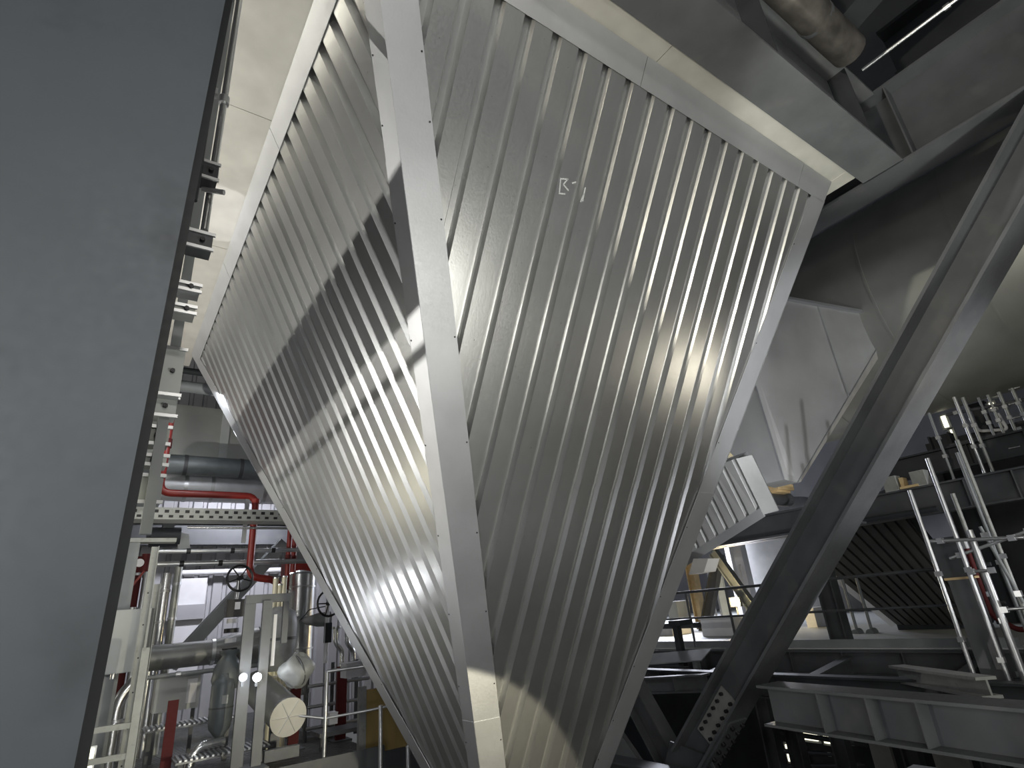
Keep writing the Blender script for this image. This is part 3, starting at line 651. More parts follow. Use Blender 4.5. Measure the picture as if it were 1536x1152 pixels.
# pale pipes behind drum
for i, px in enumerate((405, 412, 419, 427)):
    a, b = Y(px+2, 1015, 9.9), Y(px-2, 1050, 9.9)
    t = Thing('pipe_sleeve', ['first', 'second', 'third', 'fourth'][i]+' pale upright sleeve from the left above the lagged drum', 'pipe'); t.part('sleeve', MB().cyl((a.x, 9.9, 0), (a.x, 9.9, a.z), .035, 12), 'cream'); t.part('band', MB().cyl((a.x, 9.9, b.z), (a.x, 9.9, b.z+.03), .04, 12), 'galv_tube'); t.done()
# blue-grey bottle vessel with elbow
c = Y(328, 1100, 9.2); top = Y(332, 1018, 9.2); h = top.z-c.z
t = Thing('pressure_bottle', 'blue-grey bottle-shaped vessel hanging left of the frame', 'vessel')
t.part('body', MB().lathe(c, ZU, [(.03, -.06), (.06, -.03), (.13, .06), (.145, .14), (.145, h-.08), (.12, h-.02), (.06, h), (.05, h+.06)], 22), 'vessel_blue'); t.part('name_plate', MB().box(c+Vector((.01, -.148, h*.62)), (.07, .006, .1)), 'cabinet'); t.part('band', MB().cyl(c+Vector((0, 0, h*.45)), c+Vector((0, 0, h*.45+.02)), .148, 22), 'steel_mid'); t.done()
e = Y(284, 1130, 9.0)
t = Thing('cream_pipe', 'cream-lit elbow pipe under the blue-grey bottle', 'pipe'); t.part('pipe', MB().tube([c+Vector((.05, -.1, -.09)), Vector((e.x+.03, 9.0, c.z-.09)), Vector((e.x, 9.0, -.02))], .06, .22), 'alu_clad'); t.part('collar', MB().cyl((e.x, 9.0, .1), (e.x, 9.0, .15), .075), 'galv_tube'); t.done()
# ribbed walkway treads
for k, (px, py, lab) in enumerate(((285, 1085, 'ribbed metal tread left of the blue-grey bottle'), (335, 1128, 'ribbed metal tread at the foot of the channel frame'))):
    c = Y(px, py, 9.9 if k == 0 else 8.95)
    t = Thing('ribbed_tread', lab, 'tread'); t.part('plate', MB().box(c, (1.1, .5, .02)), 'grating')
    for i in range(18): t.part('rib', MB().box(c+Vector((-.5+i*.058, 0, .018)), (.026, .48, .02)), 'galv_tube')
    t.part('support', MB().bb((c.x-.5, c.y-.03, 0), (c.x-.44, c.y+.03, c.z-.01)), 'steel_mid'); t.part('support', MB().bb((c.x+.44, c.y-.03, 0), (c.x+.5, c.y+.03, c.z-.01)), 'steel_mid'); t.done()
# guard rail near the hopper
y = 8.25
t = Thing('guard_rail', 'grey tube guard rail beside the lower left hopper edge', 'railing')
zt = 1.06
px_posts = [(490, 1010), (555, 1000)]
x0 = Y(488, 1080, y).x; x1 = Y(560, 1080, 7.6).x
t.part('post', MB().cyl((x0, y, 0), (x0, y, zt), .024), 'galv_tube'); t.part('top_rail', MB().tube([(x0, y, zt), (x0+.55, y-.2, zt+.02), (x0+1.2, y-.4, zt+.02)], .022), 'galv_tube')
t.part('mid_rail', MB().tube([(x0-.45, y+.15, .62), (x0, y, .52), (x0+.5, y-.2, .55), (x0+1.1, y-.4, .6)], .016), 'galv_tube'); t.done()
for i, (px, py0, lab) in enumerate(((571, 1060, 'loose tube post standing before the brown board'), (612, 1120, 'short tube post at the foot of the hopper edge'))):
    a = Y(px, py0, 7.6-.3*i); t = Thing('tube_post', lab, 'post'); t.part('post', MB().cyl((a.x, a.y, -.2), a, .024), 'galv_tube'); t.part('cap', MB().cyl(a, a+Vector((0, 0, .015)), .027), 'galv_tube'); t.done()
a, b = Y(548, 1035, 8.6), Y(600, 1152, 8.6)
t = Thing('timber_board', 'brown plywood board leaning behind the tube posts', 'board'); t.part('board', MB().bb((a.x, 8.6, -.05), (b.x+.9, 8.63, a.z)), 'board'); t.part('edge_batten', MB().bb((a.x-.1, 8.55, -.05), (a.x, 8.63, a.z+.05)), 'plate_zinc'); t.done()
# racks behind rail: red posts, shelf, white box
for px, py0, py1, w, lab in ((445, 1025, 1065, .07, 'dark red upright just right of the lagged drum'), (514, 1010, 1072, .075, 'dark red upright below the second handwheel')):
    a, b = Y(px, py0, 9.6), Y(px-4, py1, 9.6); t = Thing('red_post', lab, 'post'); t.part('post', MB().bb((a.x-w, 9.6, 0), (a.x+w, 9.66, a.z+.1)), 'dark_red'); t.part('foot', MB().bb((a.x-.14, 9.5, 0), (a.x+.14, 9.76, .03)), 'steel_mid'); t.done()
a, b = Y(462, 1030, 10.0), Y(535, 1080, 10.0)
t = Thing('pipe_rack', 'low dark rack of pipes behind the guard rail', 'rack')
for z in (a.z, (a.z+b.z)/2, b.z): t.part('rail', MB().cyl((a.x, 10.0, z), (b.x+.2, 10.0, z), .025), 'galv_tube')
for f in (0, .5, 1): t.part('upright', MB().cyl((a.x+(b.x-a.x)*f, 10.05, 0), (a.x+(b.x-a.x)*f, 10.05, a.z+.3), .03), 'steel_paint')
t.part('deck', MB().bb((a.x, 10.06, b.z-.1), (b.x+.3, 10.5, b.z-.05)), 'steel_mid'); t.done()
a = Y(497, 1077, 9.2); t = Thing('carton', 'small white carton on a dark ledge behind the rail', 'box'); t.part('body', MB().box(a, (.12, .2, .14)), 'white_paint'); t.part('flap', MB().box(a+Vector((0, 0, .072)), (.13, .21, .008)), 'white_paint'); t.done()
a = Y(510, 1092, 9.2); solo('ledge', 'dark ledge that carries the small white carton', 'ledge', MB().bb((a.x-.35, 9.0, a.z-.05), (a.x+.35, 9.45, a.z)).bb((a.x-.3, 9.1, -.02), (a.x-.24, 9.16, a.z-.05)).bb((a.x+.24, 9.1, -.02), (a.x+.3, 9.16, a.z-.05)), 'steel_mid')
for i, (px, lab) in enumerate(((503, 'left bright pipe stub under the second handwheel'), (520, 'right bright pipe stub under the second handwheel'))):
    a = Y(px, 965, 10.3); t = Thing('pipe_stub', lab, 'pipe'); t.part('pipe', MB().tube([a+Vector((0, 0, .25)), a, a+Vector((.12, 0, -.12)), a+Vector((.12, 0, -.6))], .04), 'alu_clad'); t.part('flange_ring', MB().cyl(a+Vector((0, 0, .22)), a+Vector((0, 0, .26)), .08), 'galv_tube'); t.done()
a = Y(530, 1005, 9.0); solo('drip_tray', 'pale tilted tray end showing past the hopper edge', 'tray', MB().box(a, (.3, .25, .18)).box(a+Vector((0, 0, .1)), (.34, .29, .02)), 'cladding')

# =================================================================== RIGHT SIDE: BRACE, BEAMS, NODE
XB = 6.69
bt, bb_ = X(1600, 150, XB), X(1064, 1098, XB)
ctr0 = Vector((XB, bb_.y, bb_.z)); ctr1 = Vector((XB, bt.y, bt.z))
dd = (ctr1-ctr0).normalized(); nn = Vector((0, dd.z, -dd.y))
t = Thing('diagonal_brace', 'big dark diagonal steel brace crossing the right side', 'brace')
hh = .42
ibeam_parts(t, ctr0-dd*.5, ctr1+dd*.6, nn, hh, .46, .035, .03, 'steel_paint')
t.done()
# splice plate with two rows of bolts on the brace web
c = X(1076, 1075, XB-.03); c = ctr0+dd*((c-ctr0).dot(dd))
t = Thing('splice_plate', 'pale bolted splice plate at the foot of the diagonal brace', 'plate')
t.part('plate', MB().box(c+Vector((-.03, 0, 0)), (.72, .02, .26), (dd, XU, nn)), 'plate_zinc')
KPL = len(t.parts)-1
for i in range(6):
    for k in (-1, 1):
        q = c+Vector((-.04, 0, 0))+dd*(-.29+i*.116)+nn*(.075*k); t.part('bolt', MB().cyl(q, q+Vector((-.035, 0, 0)), .024, 6), 'bolt', of=KPL)
t.done()
t = Thing('flange_splice', 'row of dark bolts on the flange plate below the brace', 'plate')
fo = ctr0-nn*(hh/2+.012)
t.part('plate', MB().box(fo+dd*.0, (.9, .34, .024), (dd, XU, nn)), 'steel_paint')
for i in range(7):
    for k in (-1, 1):
        q = fo+dd*(-.4+i*.13)+XU*(.1*k)-nn*.012; t.part('bolt', MB().cyl(q, q-nn*.04, .024, 6), 'bolt', of=0)
t.done()
# lower longitudinal beam
a, b = Z(1165, 1031, .66), Z(1536, 1064, .66)
dv = (b-a).normalized()
t = Thing('floor_beam', 'heavy grey floor beam with stiffeners along the bottom right', 'beam')
ibeam_parts(t, a-dv*.25+Vector((.18, 0, -.19)), a+dv*5.2+Vector((.18, 0, -.19)), ZU, .38, .34, .025, .02, 'steel_paint', (.13, .22, .30, .45, .6), 'steel_paint')
t.done()
# second brace and gussets going down-left from the node
n0 = ctr0+Vector((0, .1, -.15))
ibeam('node_strut', 'short dark strut leaning left below the bolted node', n0+Vector((0, .9, -.9)), n0+Vector((-.05, 2.2, .45)), Vector((0, 1, 1)), .42, .30, 'steel_paint')
t = Thing('gusset_plate', 'triangular dark gusset plate under the bolted node', 'plate'); t.part('plate', MB().prism([n0+Vector((-.1, .9, -.7)), n0+Vector((-.1, -.4, -.7)), n0+Vector((-.1, -.1, -.1)), n0+Vector((-.1, .5, .0))], (.025, 0, 0)), 'steel_paint')
t.part('edge_stiffener', MB().bar(n0+Vector((-.14, .9, -.7)), n0+Vector((-.14, .1, -.35)), XU, .1, .02), 'steel_paint'); t.done()
ibeam('floor_beam', 'dark bottom beam passing under the lower hopper tip', Vector((XB-.4, 4.0, -.62)), Vector((XB-.4, 9.5, -.62)), ZU, .4, .3, 'steel_paint', stiff=(.2, .4))
# framing of the platform behind
ibeam('platform_beam', 'upper dark beam framing the bright platform', (10.1, -1, .40), (10.1, 14, .40), ZU, .36, .22, 'steel_paint', stiff=(.3, .36, .42, .48, .6))
ibeam('platform_beam', 'middle dark beam below the bright platform', (8.7, -1, .22), (8.7, 14, .22), ZU, .34, .22, 'steel_dark', stiff=(.3, .45, .6))
for i, yy in enumerate((3.4, 5.2, 7.0, 10.5)):
    ibeam('cross_beam', ['nearest', 'second', 'third', 'farthest'][i]+' short cross beam between the platform beams', (8.75, yy, .22), (10.0, yy, .36), ZU, .28, .16, 'steel_paint')
a = X(1335, 1035, 7.9); b = X(1498, 1022, 7.9)
ibeam('stub_beam', 'pale greenish stub beam resting above the floor beam', Vector((8.9, a.y+.3, a.z+.05)), Vector((7.6, b.y, b.z-.02)), ZU, .2, .2, 'plate_zinc')
# platform deck, railing, far bay
t = Thing('floor_bay', 'bright pale deck of the neighbouring bay', None, None, 'structure')
for i in range(5): t.part('deck_plate', MB().bb((10.2+i*4.6, 0, .56), (10.2+i*4.6+4.59, 26, .60)), 'cabinet')
t.done()
t = Thing('guard_rail', 'dark tube railing in front of the warm lamp', 'railing')
for zz, r in ((1.67, .026), (1.16, .02)): t.part('rail', MB().cyl((10.3, 3.0, zz), (10.3, 12.0, zz), r), 'steel_paint')
for px in (1036, 1098, 1158): q = X(px, 930, 10.3); t.part('post', MB().cyl((10.3, q.y, .6), (10.3, q.y, 1.67), .024), 'steel_paint')
t.part('toe_board', MB().bb((10.28, 3, .6), (10.3, 12, .72)), 'steel_light'); t.done()
q = X(1018, 962, 9.9); solo('rail_bracket', 'thick dark upright bracket left of the railing posts', 'bracket', MB().bb((9.85, q.y-.07, .3), (9.97, q.y+.06, 1.15)).bb((9.8, q.y-.2, 1.05), (10.2, q.y+.1, 1.15)), 'steel_dark')
# lamp
c = X(1103, 903, 14.0)
t = Thing('work_lamp', 'glowing warm yellow work lamp behind the railing', 'lamp')
t.part('housing', MB().box(c+Vector((.08, .05, 0)), (.14, .3, .24)), 'steel_paint'); t.part('lens', MB().box(c, (.03, .24, .18)), 'lens_warm'); t.part('stand', MB().cyl(c+Vector((.08, .05, -.12)), Vector((c.x+.08, c.y+.05, .6)), .025), 'steel_mid'); t.done()
lamp('POINT', 'work_lamp_warm', c+Vector((-.15, -.05, 0)), None, 70, (1, .78, .42), .08)
# far machinery, seen through the gap
def vbox(name, label, cat, px0, py0, px1, py1, x, m, d=.25):
    a, b = X(px0, py0, x), X(px1, py1, x)
    if cat in ('machine', 'crate', 'board') and b.z < 3: b.z = .6
    return solo(name, label, cat, MB().bb((x, min(a.y, b.y), min(a.z, b.z)), (x+d, max(a.y, b.y), max(a.z, b.z))).bb((x-.03, min(a.y, b.y)-.03, max(a.z, b.z)), (x+d+.03, max(a.y, b.y)+.03, max(a.z, b.z)+.04)), m)
ibeam('bay_column', 'bluish white column behind the diagonal brace', (17.5, X(1112, 850, 17.5).y, .6), (17.5, X(1112, 850, 17.5).y, 7), YU, .45, .3, 'white_paint')
ibeam('bay_column', 'dark raking strut left of the bluish column', X(1055, 960, 15), X(1078, 830, 15), YU, .3, .2, 'steel_paint')
ibeam('bay_brace', 'grey slanting brace crossing above the warm lamp', X(1142, 930, 14.5), X(1070, 828, 14.5), YU, .26, .2, 'steel_light')
ibeam('bay_column', 'timber-coloured post behind the railing', (16, X(1046, 900, 16).y, .6), (16, X(1046, 900, 16).y, 3.6), YU, .3, .25, 'timber')
vbox('wall_board', 'warm lit cream board behind the warm lamp', 'board', 1066, 835, 1095, 925, 19, 'cream', .1)
vbox('machine_box', 'low pale machine on the bright deck', 'machine', 1050, 930, 1100, 950, 13, 'white_paint', .8)
vbox('machine_box', 'pale pump block left of the thick bracket', 'machine', 985, 940, 1012, 965, 13.5, 'white_paint', .8)
vbox('machine_box', 'small white drum block near the hopper edge', 'machine', 1000, 905, 1018, 925, 15, 'cabinet', .6)
for i, px in enumerate((1070, 1078, 1120)):
    q = X(px, 900, 15.5); solo('tube_post', ['left of two', 'right of two', 'single'][i]+' thin bright post'+['s left of the warm lamp', 's left of the warm lamp', ' right of the warm lamp'][i], 'post', MB().cyl((15.5, q.y, .6), (15.5, q.y, 2.3), .03).cyl((15.5, q.y, 2.3), (15.5, q.y, 2.34), .05), 'white_paint')
q = X(1150, 850, 22); solo('tank', 'large pale tank curving behind the diagonal brace', 'tank', MB().lathe((24, q.y, .6), ZU, [(2.6, 0), (2.6, 3.6), (2.3, 4.1), (1.2, 4.5)], 32), 'white_paint')
# the small triangle right of the brace
ibeam('bay_column', 'dark post beside the ribbed dark hopper', (11.6, X(1252, 920, 11.6).y, .6), (11.6, X(1252, 920, 11.6).y, 2.55), YU, .32, .25, 'steel_paint')
for i, px in enumerate((1278, 1300)): q = X(px, 920, 13); solo('tube_post', ['nearer to the dark post', 'nearer to the dark hopper'][i]+', thin rail post on the deck', 'post', MB().cyl((13, q.y, .6), (13, q.y, 1.7), .03).cyl((12.9, q.y, .6), (13.1, q.y, .62), .08), 'steel_light')
vbox('crate', 'blue-white crate on the far deck beside the brace', 'crate', 1205, 915, 1225, 935, 15, 'white_paint', .6)
# middle longitudinal beam
t = Thing('bay_beam', 'long stiffened beam crossing behind the brace at mid height', 'beam')
ibeam_parts(t, (12, -2, 2.84), (12, 13, 2.84), ZU, .5, .3, .03, .02, 'steel_paint', (.27, .315, .36, .5), 'steel_mid'); t.done()
ibeam('bay_beam', 'shorter upper beam under the big round duct', (12.6, -1, 3.55), (12.6, 6.0, 3.55), ZU, .42, .26, 'steel_dark', stiff=(.35, .5, .62))
a = X(1365, 735, 11.8); solo('beam_clamp', 'small yellow clamp on top of the mid beam', 'clamp', MB().bb((11.8, a.y-.15, 3.09), (12.1, a.y+.15, 3.13)).bb((11.85, a.y+.08, 3.13), (12.05, a.y+.14, 3.3)), 'timber')
# ------- big round duct and smooth transition hood
def duct(t, p0, p1, r, m, seams, n=48):
    p0, p1 = Vector(p0), Vector(p1); t.part('shell', MB().cyl(p0, p1, r, n), m); d = (p1-p0).normalized()
    for f in seams: c = p0.lerp(p1, f); t.part('seam_ring', MB().cyl(c-d*.02, c+d*.02, r+.012, n), m)
t = Thing('round_duct', 'huge round galvanised duct behind the diagonal brace', 'duct')
duct(t, (13.4, -3, 6.98), (13.4, 9.5, 6.98), 2.30, 'duct_clad', (.30, .40, .52, .66, .8)); t.done()
t = Thing('transition_hood', 'smooth pale sheet-metal hood tapering down under the round duct', 'hood')
T1 = X(1091, 436, 8.0); T2 = Z(1341, 480, T1.z); T2.y = min(T2.y, T1.y)
T3 = Vector((T2.x, T1.y+2.4, T1.z)); T4 = Vector((T1.x, T1.y+2.4, T1.z))
B1, B2 = X(1176, 719, 8.9), X(1196, 724, 9.15); B3 = B2+Vector((0, .4, 0)); B4 = B1+Vector((0, .4, 0))
vv = [T1, T2, T3, T4, B1, B2, B3, B4]
for q, nm in (((0, 1, 5, 4), 'front_panel'), ((1, 2, 6, 5), 'side_panel'), ((2, 3, 7, 6), 'back_panel'), ((3, 0, 4, 7), 'side_panel'), ((4, 5, 6, 7), 'bottom_plate')):
    ps = [vv[i] for i in q]; nrm = (ps[1]-ps[0]).cross(ps[2]-ps[0]).normalized(); t.part(nm, MB().prism(ps, nrm*.012), 'hood_clad')
def seam(p, q): t.part('seam', MB().bar(p, q, XU, .02, .02), 'galv_flash')
seam(T2, B2); seam(T1, B1); seam(T1.lerp(T2, .5)-YU*.012, T2.lerp(B2, .52)-YU*.012)
t.part('top_flange', MB().prism([T1-YU*.08, T2-YU*.08, T3+YU*.08, T4+YU*.08], (0, 0, .05)), 'galv_flash')
t.part('edge_flange', MB().prism([T2, B2, B2+Vector((.12, 0, .02)), T2+Vector((.28, 0, 0))], (0, .02, 0)), 'galv_soffit'); t.done()
a = X(1150, 728, 9.3); solo('timber_block', 'pale yellow timber block under the tip of the hood', 'timber', MB().bb((9.2, a.y-.25, a.z-.12), (9.7, a.y+.3, a.z-.02)).bb((9.25, a.y-.2, a.z-.16), (9.65, a.y+.0, a.z-.12)), 'timber')
a = X(1158, 748, 9.4); solo('pipe_saddle', 'dark round saddle below the timber block', 'saddle', MB().cyl((9.2, a.y, a.z), (9.9, a.y, a.z), .12, 16).cyl((9.18, a.y, a.z), (9.2, a.y, a.z), .15, 16), 'steel_paint')
ibeam('bay_beam', 'beam carrying the timber block and hood', (9.6, 4.2, 2.62), (9.6, 12, 2.62), ZU, .4, .26, 'steel_paint')

# ------- ribbed quads: neighbouring hoppers
def corr(t, P00, P10, P11, P01, n, m, dep=.05, fr=.36, thick=True):
    """ribs run from edge P00-P10 to edge P01-P11"""
    nrm = (P10-P00).cross(P01-P00).normalized()
    if nrm.dot(CAM-P00) < 0: nrm = -nrm
    tp = lambda u, o: P00.lerp(P10, u)+nrm*o
    bt_ = lambda u, o: P01.lerp(P11, u)+nrm*o
    for i in range(n):
        u0, u1 = i/n, (i+1)/n; g = (u1-u0)*fr; mb = MB()
        pr_ = [(u0, 0), (u1-g, 0), (u1-g*.75, -dep), (u1-g*.25, -dep), (u1, 0)]
        vs = [tp(u, o) for u, o in pr_]+[bt_(u, o) for u, o in pr_]
        mb.quadmesh(vs, [(k, k+1, 6+k, 5+k) for k in range(4)]); t.part('cladding_rib', mb, m)
    return nrm
t = Thing('small_hopper', 'small bright ribbed hopper corner peeping past the main hopper', 'hopper')
xx = 7.6
P00, P10, P11, P01 = X(960, 740, xx), X(1104, 688, xx), X(1140, 762, xx+.5), X(1010, 846, xx+.5)
nrm = corr(t, P00, P10, P11, P01, 9, 'hood_clad')
dn = (P11-P10).normalized()
t.part('bottom_flashing', MB().prism([P01, P11, P11+dn*.14+Vector((0, 0, -.02)), P01+dn*.14+Vector((0, 0, -.02))], -nrm*.05), 'galv_flash')
t.part('side_flashing', MB().prism([P10, P11+dn*.12, P11+dn*.12+Vector((.25, -.12, .05)), P10+Vector((.25, -.12, .05))], -nrm*.02), 'lag_dull')
t.part('end_plate', MB().prism([X(1033, 862, xx+.3), X(1040, 838, xx+.3), X(1062, 838, xx+.3), X(1056, 858, xx+.3)], (.3, 0, 0)), 'galv_soffit')
t.part('core', MB().prism([P00-nrm*.09, P10-nrm*.09, P11-nrm*.09, P01-nrm*.09], -nrm*.3), 'galv_flash')
t.done()
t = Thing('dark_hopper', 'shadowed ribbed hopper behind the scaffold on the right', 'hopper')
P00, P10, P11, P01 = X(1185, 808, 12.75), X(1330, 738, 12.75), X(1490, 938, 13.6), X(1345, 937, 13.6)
nrm = corr(t, P00, P10, P11, P01, 11, 'shade_clad', .06, .28)
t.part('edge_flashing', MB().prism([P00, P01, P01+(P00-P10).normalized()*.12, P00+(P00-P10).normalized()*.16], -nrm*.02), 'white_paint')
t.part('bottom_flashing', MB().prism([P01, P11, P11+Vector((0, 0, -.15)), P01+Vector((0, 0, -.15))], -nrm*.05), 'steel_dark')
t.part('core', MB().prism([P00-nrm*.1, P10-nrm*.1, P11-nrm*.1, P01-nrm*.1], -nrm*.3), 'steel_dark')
t.done()
# ------- right column and scaffold
q = X(1430, 870, 9.4)
t = Thing('support_column', 'plain grey column among the scaffold tubes on the right', 'column')
ya = X(1416, 855, 9.4).y; yb2 = X(1447, 850, 9.4).y
t.part('shaft', MB().bb((9.4, yb2, -5), (9.65, ya, q.z)), 'steel_mid'); t.part('cap_plate', MB().bb((9.38, yb2-.03, q.z), (9.68, ya+.03, q.z+.03)), 'timber'); t.part('head', MB().bb((9.45, yb2+.02, q.z+.03), (9.6, ya+.1, q.z+.55)), 'steel_paint'); t.done()
def scaf(label, px, py, x, z0, z1, r=.024, m='alu_clad'):
    q = X(px, py, x); t = Thing('scaffold_tube', label, 'tube'); t.part('tube', MB().cyl((x, q.y, z0), (x, q.y, z1), r), m)
    for z in (z0+(z1-z0)*.35, z0+(z1-z0)*.62): t.part('coupler', MB().box((x, q.y, z), (.07, .07, .06)), 'galv_tube', of=0)
    t.done(); return q.y
for i, (px, py, x, z0, z1, m, lab) in enumerate((
    (1418, 890, 9.0, -.2, 2.7, 'galv_tube', 'shiny scaffold tube directly left of the grey column'),
    (1458, 870, 9.2, -.8, 3.1, 'galv_tube', 'shiny scaffold tube on the right edge of the grey column'),
    (1474, 860, 9.4, -.8, 2.6, 'plate_zinc', 'dull scaffold tube second right of the grey column'),
    (1493, 900, 9.3, -.8, 2.1, 'galv_tube', 'bright broad scaffold tube with a bracket arm'),
    (1522, 880, 9.5, -.8, 3.3, 'plate_zinc', 'scaffold tube nearest the right picture edge'),
    (1441, 620, 12.05, 3.09, 4.5, 'galv_tube', 'upper scaffold tube left under the round duct'),
    (1462, 640, 12.05, 3.09, 4.45, 'plate_zinc', 'upper scaffold tube right under the round duct'),
    (1512, 620, 12.6, 3.76, 4.5, 'plate_zinc', 'left rail of the access ladder under the duct'),
    (1530, 610, 12.6, 3.76, 4.5, 'plate_zinc', 'right rail of the access ladder under the duct'))):
    scaf(lab, px, py, x, z0, z1, .026 if i != 3 else .04, m)
def htube(label, p, q, r=.022, m='galv_tube'):
    t = Thing('scaffold_ledger', label, 'tube'); t.part('tube', MB().cyl(p, q, r), m); t.part('coupler', MB().box(Vector(p).lerp(Vector(q), .12), (.07, .07, .07)), 'galv_tube'); t.part('coupler', MB().box(Vector(p).lerp(Vector(q), .88), (.07, .07, .07)), 'galv_tube'); t.done()
htube('ledger tube running right from the column head', X(1395, 812, 9.1), X(1536, 806, 9.1))
htube('bright short arm fixed to the broad scaffold tube', X(1452, 858, 9.15), X(1492, 855, 9.15), .02, 'alu_clad')
htube('low ledger tube at the right picture edge', X(1500, 915, 9.3), X(1560, 910, 9.3), .018)
htube('ledger tube high under the round duct', X(1420, 622, 12.7), X(1545, 598, 12.7), .03, 'steel_paint')
for i in range(5):
    a, b = X(1513, 585+i*22, 12.6), X(1531, 582+i*22, 12.6)
    solo('ladder_rung', ['top', 'second', 'third', 'fourth', 'lowest'][i]+' rung of the access ladder under the duct', 'rung', MB().cyl((12.6, a.y, a.z), (12.6, b.y, a.z), .015).cyl((12.6, a.y, a.z), (12.6, a.y-.03, a.z), .022), 'alu_clad')
vbox('wall_board', 'dark panel with a pale frame under the round duct', 'board', 1455, 610, 1500, 665, 14.5, 'steel_dark', .1)
for i, (x0_, y0_, x1_, y1_, lab) in enumerate(((1483, 580, 1497, 592, 'topmost pale window patch below the duct'), (1411, 625, 1424, 640, 'pale window patch left of the scaffold tubes'), (1425, 645, 1438, 672, 'tall pale window patch between scaffold tubes'), (1483, 605, 1493, 612, 'small pale patch above the dark panel'))):
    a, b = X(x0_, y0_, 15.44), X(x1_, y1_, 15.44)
    t = Thing('glow_panel', lab, 'panel'); t.part('panel', MB().bb((15.42, a.y, b.z), (15.45, b.y, a.z)), 'pale_glow'); t.part('frame', MB().bb((15.45, a.y+.05, b.z-.05), (15.499, b.y-.05, a.z+.05)), 'steel_light'); t.done()  # emissive panels drawn for the bright windows behind
a = X(1480, 640, 14.3); solo('grab_frame', 'white bent bracket on the dark panel', 'bracket', MB().tube([a+Vector((0, .2, .25)), a+Vector((0, .15, -.05)), a+Vector((0, -.3, -.15)), a+Vector((0, -.25, .2))], .03), 'white_paint')
ibeam('bay_column', 'dark column behind the upper scaffold tubes', (14.6, X(1405, 640, 14.6).y, .6), (14.6, X(1405, 640, 14.6).y, 4.4), YU, .4, .3, 'steel_dark')
solo('backdrop_casing', 'dark equipment casing behind the scaffold on the far right', 'casing', MB().bb((15.5, -4, .6), (15.8, X(1400, 700, 15.5).y, 4.45)).bb((15.4, -4, 3.2), (15.5, X(1400, 700, 15.5).y, 3.3)), 'steel_dark')
t = Thing('red_hose', 'red curved hose by the right picture edge', 'hose'); a = X(1512, 935, 10.2); t.part('hose', MB().tube([a+Vector((0, .15, 1.0)), a+Vector((0, .15, .1)), a+Vector((0, -.1, -.1)), a+Vector((0, -.5, .05))], .035), 'dark_red'); t.part('fitting', MB().cyl(a+Vector((0, .15, 1.0)), a+Vector((0, .15, 1.1)), .045), 'galv_tube'); t.done()
# ------- lower level seen through the steelwork
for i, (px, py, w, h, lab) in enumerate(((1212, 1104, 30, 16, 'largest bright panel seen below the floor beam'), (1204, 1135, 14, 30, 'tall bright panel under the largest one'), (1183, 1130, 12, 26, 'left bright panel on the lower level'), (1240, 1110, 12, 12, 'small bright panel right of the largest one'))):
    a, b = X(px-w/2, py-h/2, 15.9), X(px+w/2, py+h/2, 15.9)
    t = Thing('glow_panel', lab, 'panel'); t.part('panel', MB().bb((15.9, a.y, b.z), (15.94, b.y, a.z)), 'pale_glow'); t.part('frame', MB().bb((15.94, a.y+.06, b.z-.06), (15.999, b.y-.06, a.z+.06)), 'steel_light'); t.done()  # emissive panels put in for bright gaps on the lower level
for i, (px, lab) in enumerate(((1160, 'lower level post under the brace foot'), (1195, 'lower level post between the bright panels'), (1262, 'lower level post right of the bright panels'), (1365, 'lower level post under the beam stiffener'), (1480, 'lower level post near the right corner'))):
    q = X(px, 1120, 10.5+.3*i); ibeam('lower_post', lab, (10.5+.3*i, q.y, -5), (10.5+.3*i, q.y, 0.0), YU, .26, .2, 'steel_paint')
for i, (px0, py0, px1, py1, lab) in enumerate(((1150, 1095, 1300, 1118, 'upper lower-level tube below the floor beam'), (1150, 1125, 1260, 1132, 'middle lower-level tube among the bright panels'), (1180, 1150, 1300, 1148, 'lowest tube at the bottom picture edge'))):
    htube(lab, X(px0, py0, 12), X(px1, py1, 12), .045, 'steel_paint')
a, b = X(1390, 1105, 14), X(1460, 1160, 14); solo('dusty_screen', 'pale dusty panel on the lower level at right', 'panel', MB().bb((14, b.y, b.z), (14.1, a.y, a.z)).bb((13.95, b.y, a.z), (14.15, a.y, a.z+.08)), 'galv_soffit')
a, b = X(1300, 1105, 14), X(1345, 1160, 14); solo('dusty_screen', 'narrower pale panel left of the dusty one', 'panel', MB().bb((14, b.y, b.z), (14.1, a.y, a.z)).bb((13.95, b.y, a.z), (14.15, a.y, a.z+.08)), 'galv_soffit')
# ------- top right corner: dark pipes and a crumpled foil duct above the girder
t = Thing('foil_duct', 'crumpled dark foil-lagged pipe above the front girder', 'pipe')
t.part('pipe', MB().tube([(2.6, 1.17, 6.80), (4.6, 1.17, 6.74), (5.55, 1.16, 6.70)], .17, .5, 20), 'foil_dull'); t.part('strap', MB().cyl((4.9, 1.17, 6.735), (4.95, 1.17, 6.735), .178, 20), 'steel_paint'); t.done()
t = Thing('cross_girder', 'dark bent plate girder in the top right corner', 'girder'); ibeam_parts(t, (4.9, -3, 7.9), (5.9, 1.4, 7.5), ZU, .5, .3, .03, .02, 'steel_dark'); t.done()
solo('service_pipe', 'bright thin pipe along the top of the dark plate girder', 'pipe', MB().cyl((6.45, -2, 7.15), (6.45, 1.3, 7.15), .02).cyl((6.45, .4, 7.15), (6.45, .46, 7.15), .032), 'galv_tube')
solo('roof_beam', 'dark roof beam crossing the extreme top right corner', 'beam', MB().bb((7.6, -6, 7.6), (7.9, 1.2, 8.3)).bb((7.4, -6, 7.55), (8.1, 1.2, 7.6)).bb((7.4, -6, 8.3), (8.1, 1.2, 8.35)), 'steel_dark')

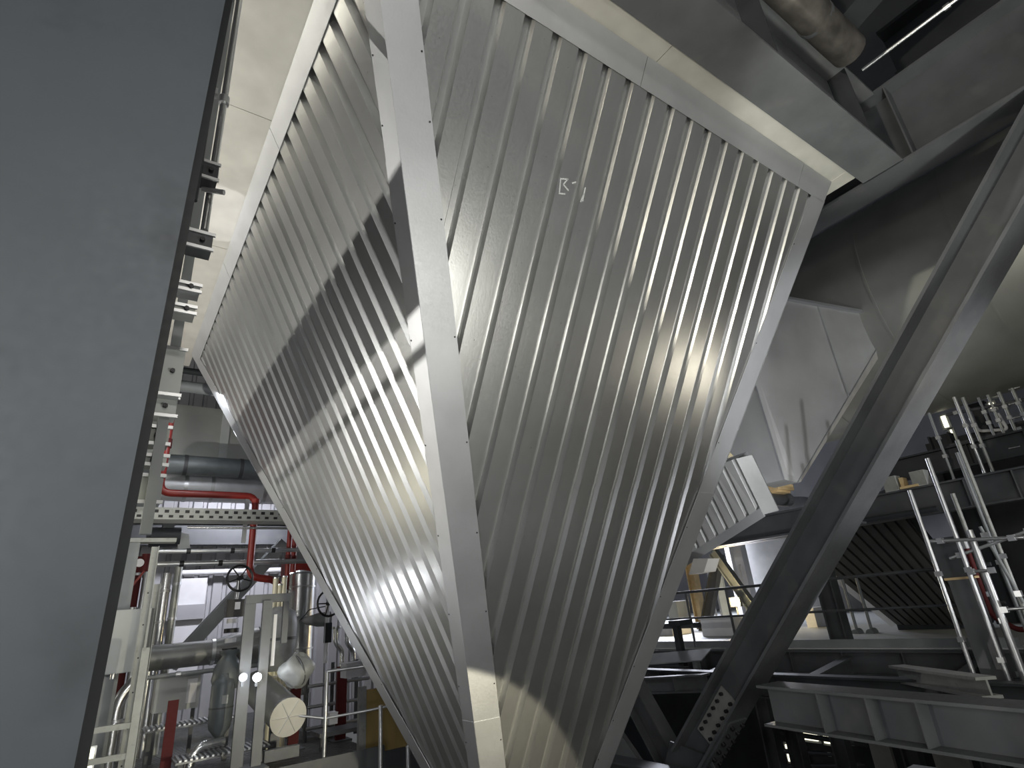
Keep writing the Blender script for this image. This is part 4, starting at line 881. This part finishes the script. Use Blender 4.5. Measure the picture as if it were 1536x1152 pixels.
# ------- more scaffold under the duct
for px, py, x, z0, z1, m, lab in ((1424, 700, 12.05, 3.09, 4.35, 'steel_light', 'dull scaffold standard at the left end under the duct'),
    (1486, 640, 12.6, 3.76, 4.5, 'steel_light', 'dull scaffold standard in front of the dark panel'),
    (1502, 640, 12.6, 3.76, 4.5, 'plate_zinc', 'pale scaffold standard right of the dark panel'),
    (1506, 860, 9.9, -.8, 3.2, 'steel_light', 'dull scaffold tube behind the broad bright one')):
    scaf(lab, px, py, x, z0, z1, .022, m)
htube('upper ledger tube between column head and picture edge', X(1425, 838, 9.3), X(1560, 790, 9.3), .02)
htube('sloping brace tube among the right scaffold tubes', X(1470, 790, 9.45), X(1536, 905, 9.45), .02, 'steel_light')
htube('second ledger tube low under the round duct', X(1425, 668, 12.9), X(1545, 640, 12.9), .03, 'steel_paint')
for i, (px, py, lab) in enumerate(((1335, 720, 'left pale junction box on the mid beam'), (1375, 706, 'right pale junction box on the mid beam'))):
    a = X(px, py, 11.9); t = Thing('junction_box', lab, 'box'); t.part('body', MB().bb((11.85, a.y-.12, 3.09), (12.05, a.y+.12, 3.36)), 'cabinet'); t.part('lid', MB().bb((11.83, a.y-.11, 3.1), (11.85, a.y+.11, 3.35)), 'plate_zinc'); t.done()
# pipes and trays in front of the far deck
hx = lambda name, label, x, py0, px0, px1, r, m: solo(name, label, 'pipe', (lambda a, b: MB().cyl((x, a.y, a.z), (x, b.y, a.z), r).cyl((x, (a.y+b.y)/2-.03, a.z), (x, (a.y+b.y)/2+.03, a.z), r*1.3))(X(px0, py0, x), X(px1, py0, x)), m)
hx('deck_pipe', 'bright pipe lying along the deck edge beside the hopper', 10.9, 972, 975, 1060, .05, 'alu_clad')
hx('deck_pipe', 'dark pipe lying above the bright deck edge pipe', 11.2, 940, 985, 1050, .06, 'steel_dark')
hx('service_pipe', 'dark pipe running below the mid beam', 11.3, 800, 1180, 1420, .05, 'steel_dark')

# ------- steelwork below the right edge of the hopper
ibeam('node_strut', 'grey strut rising left beside the lower hopper edge', X(1015, 1155, 7.6), X(925, 990, 7.6), YU, .40, .28, 'steel_mid')
ibeam('floor_beam', 'mid-grey beam end showing right of the lower hopper edge', X(925, 1030, 8.3), X(1062, 1024, 8.3), ZU, .26, .2, 'steel_mid', stiff=(.3, .7))
a, b = X(940, 998, 9.2), X(1052, 990, 9.2)
solo('cover_sheet', 'tilted grey cover sheet below the bright deck edge', 'sheet', MB().prism([a, b, b+Vector((.35, 0, .16)), a+Vector((.35, 0, .16))], (0, 0, -.02)).bb((9.3, b.y+.2, .0), (9.4, b.y+.3, b.z)), 'steel_light')
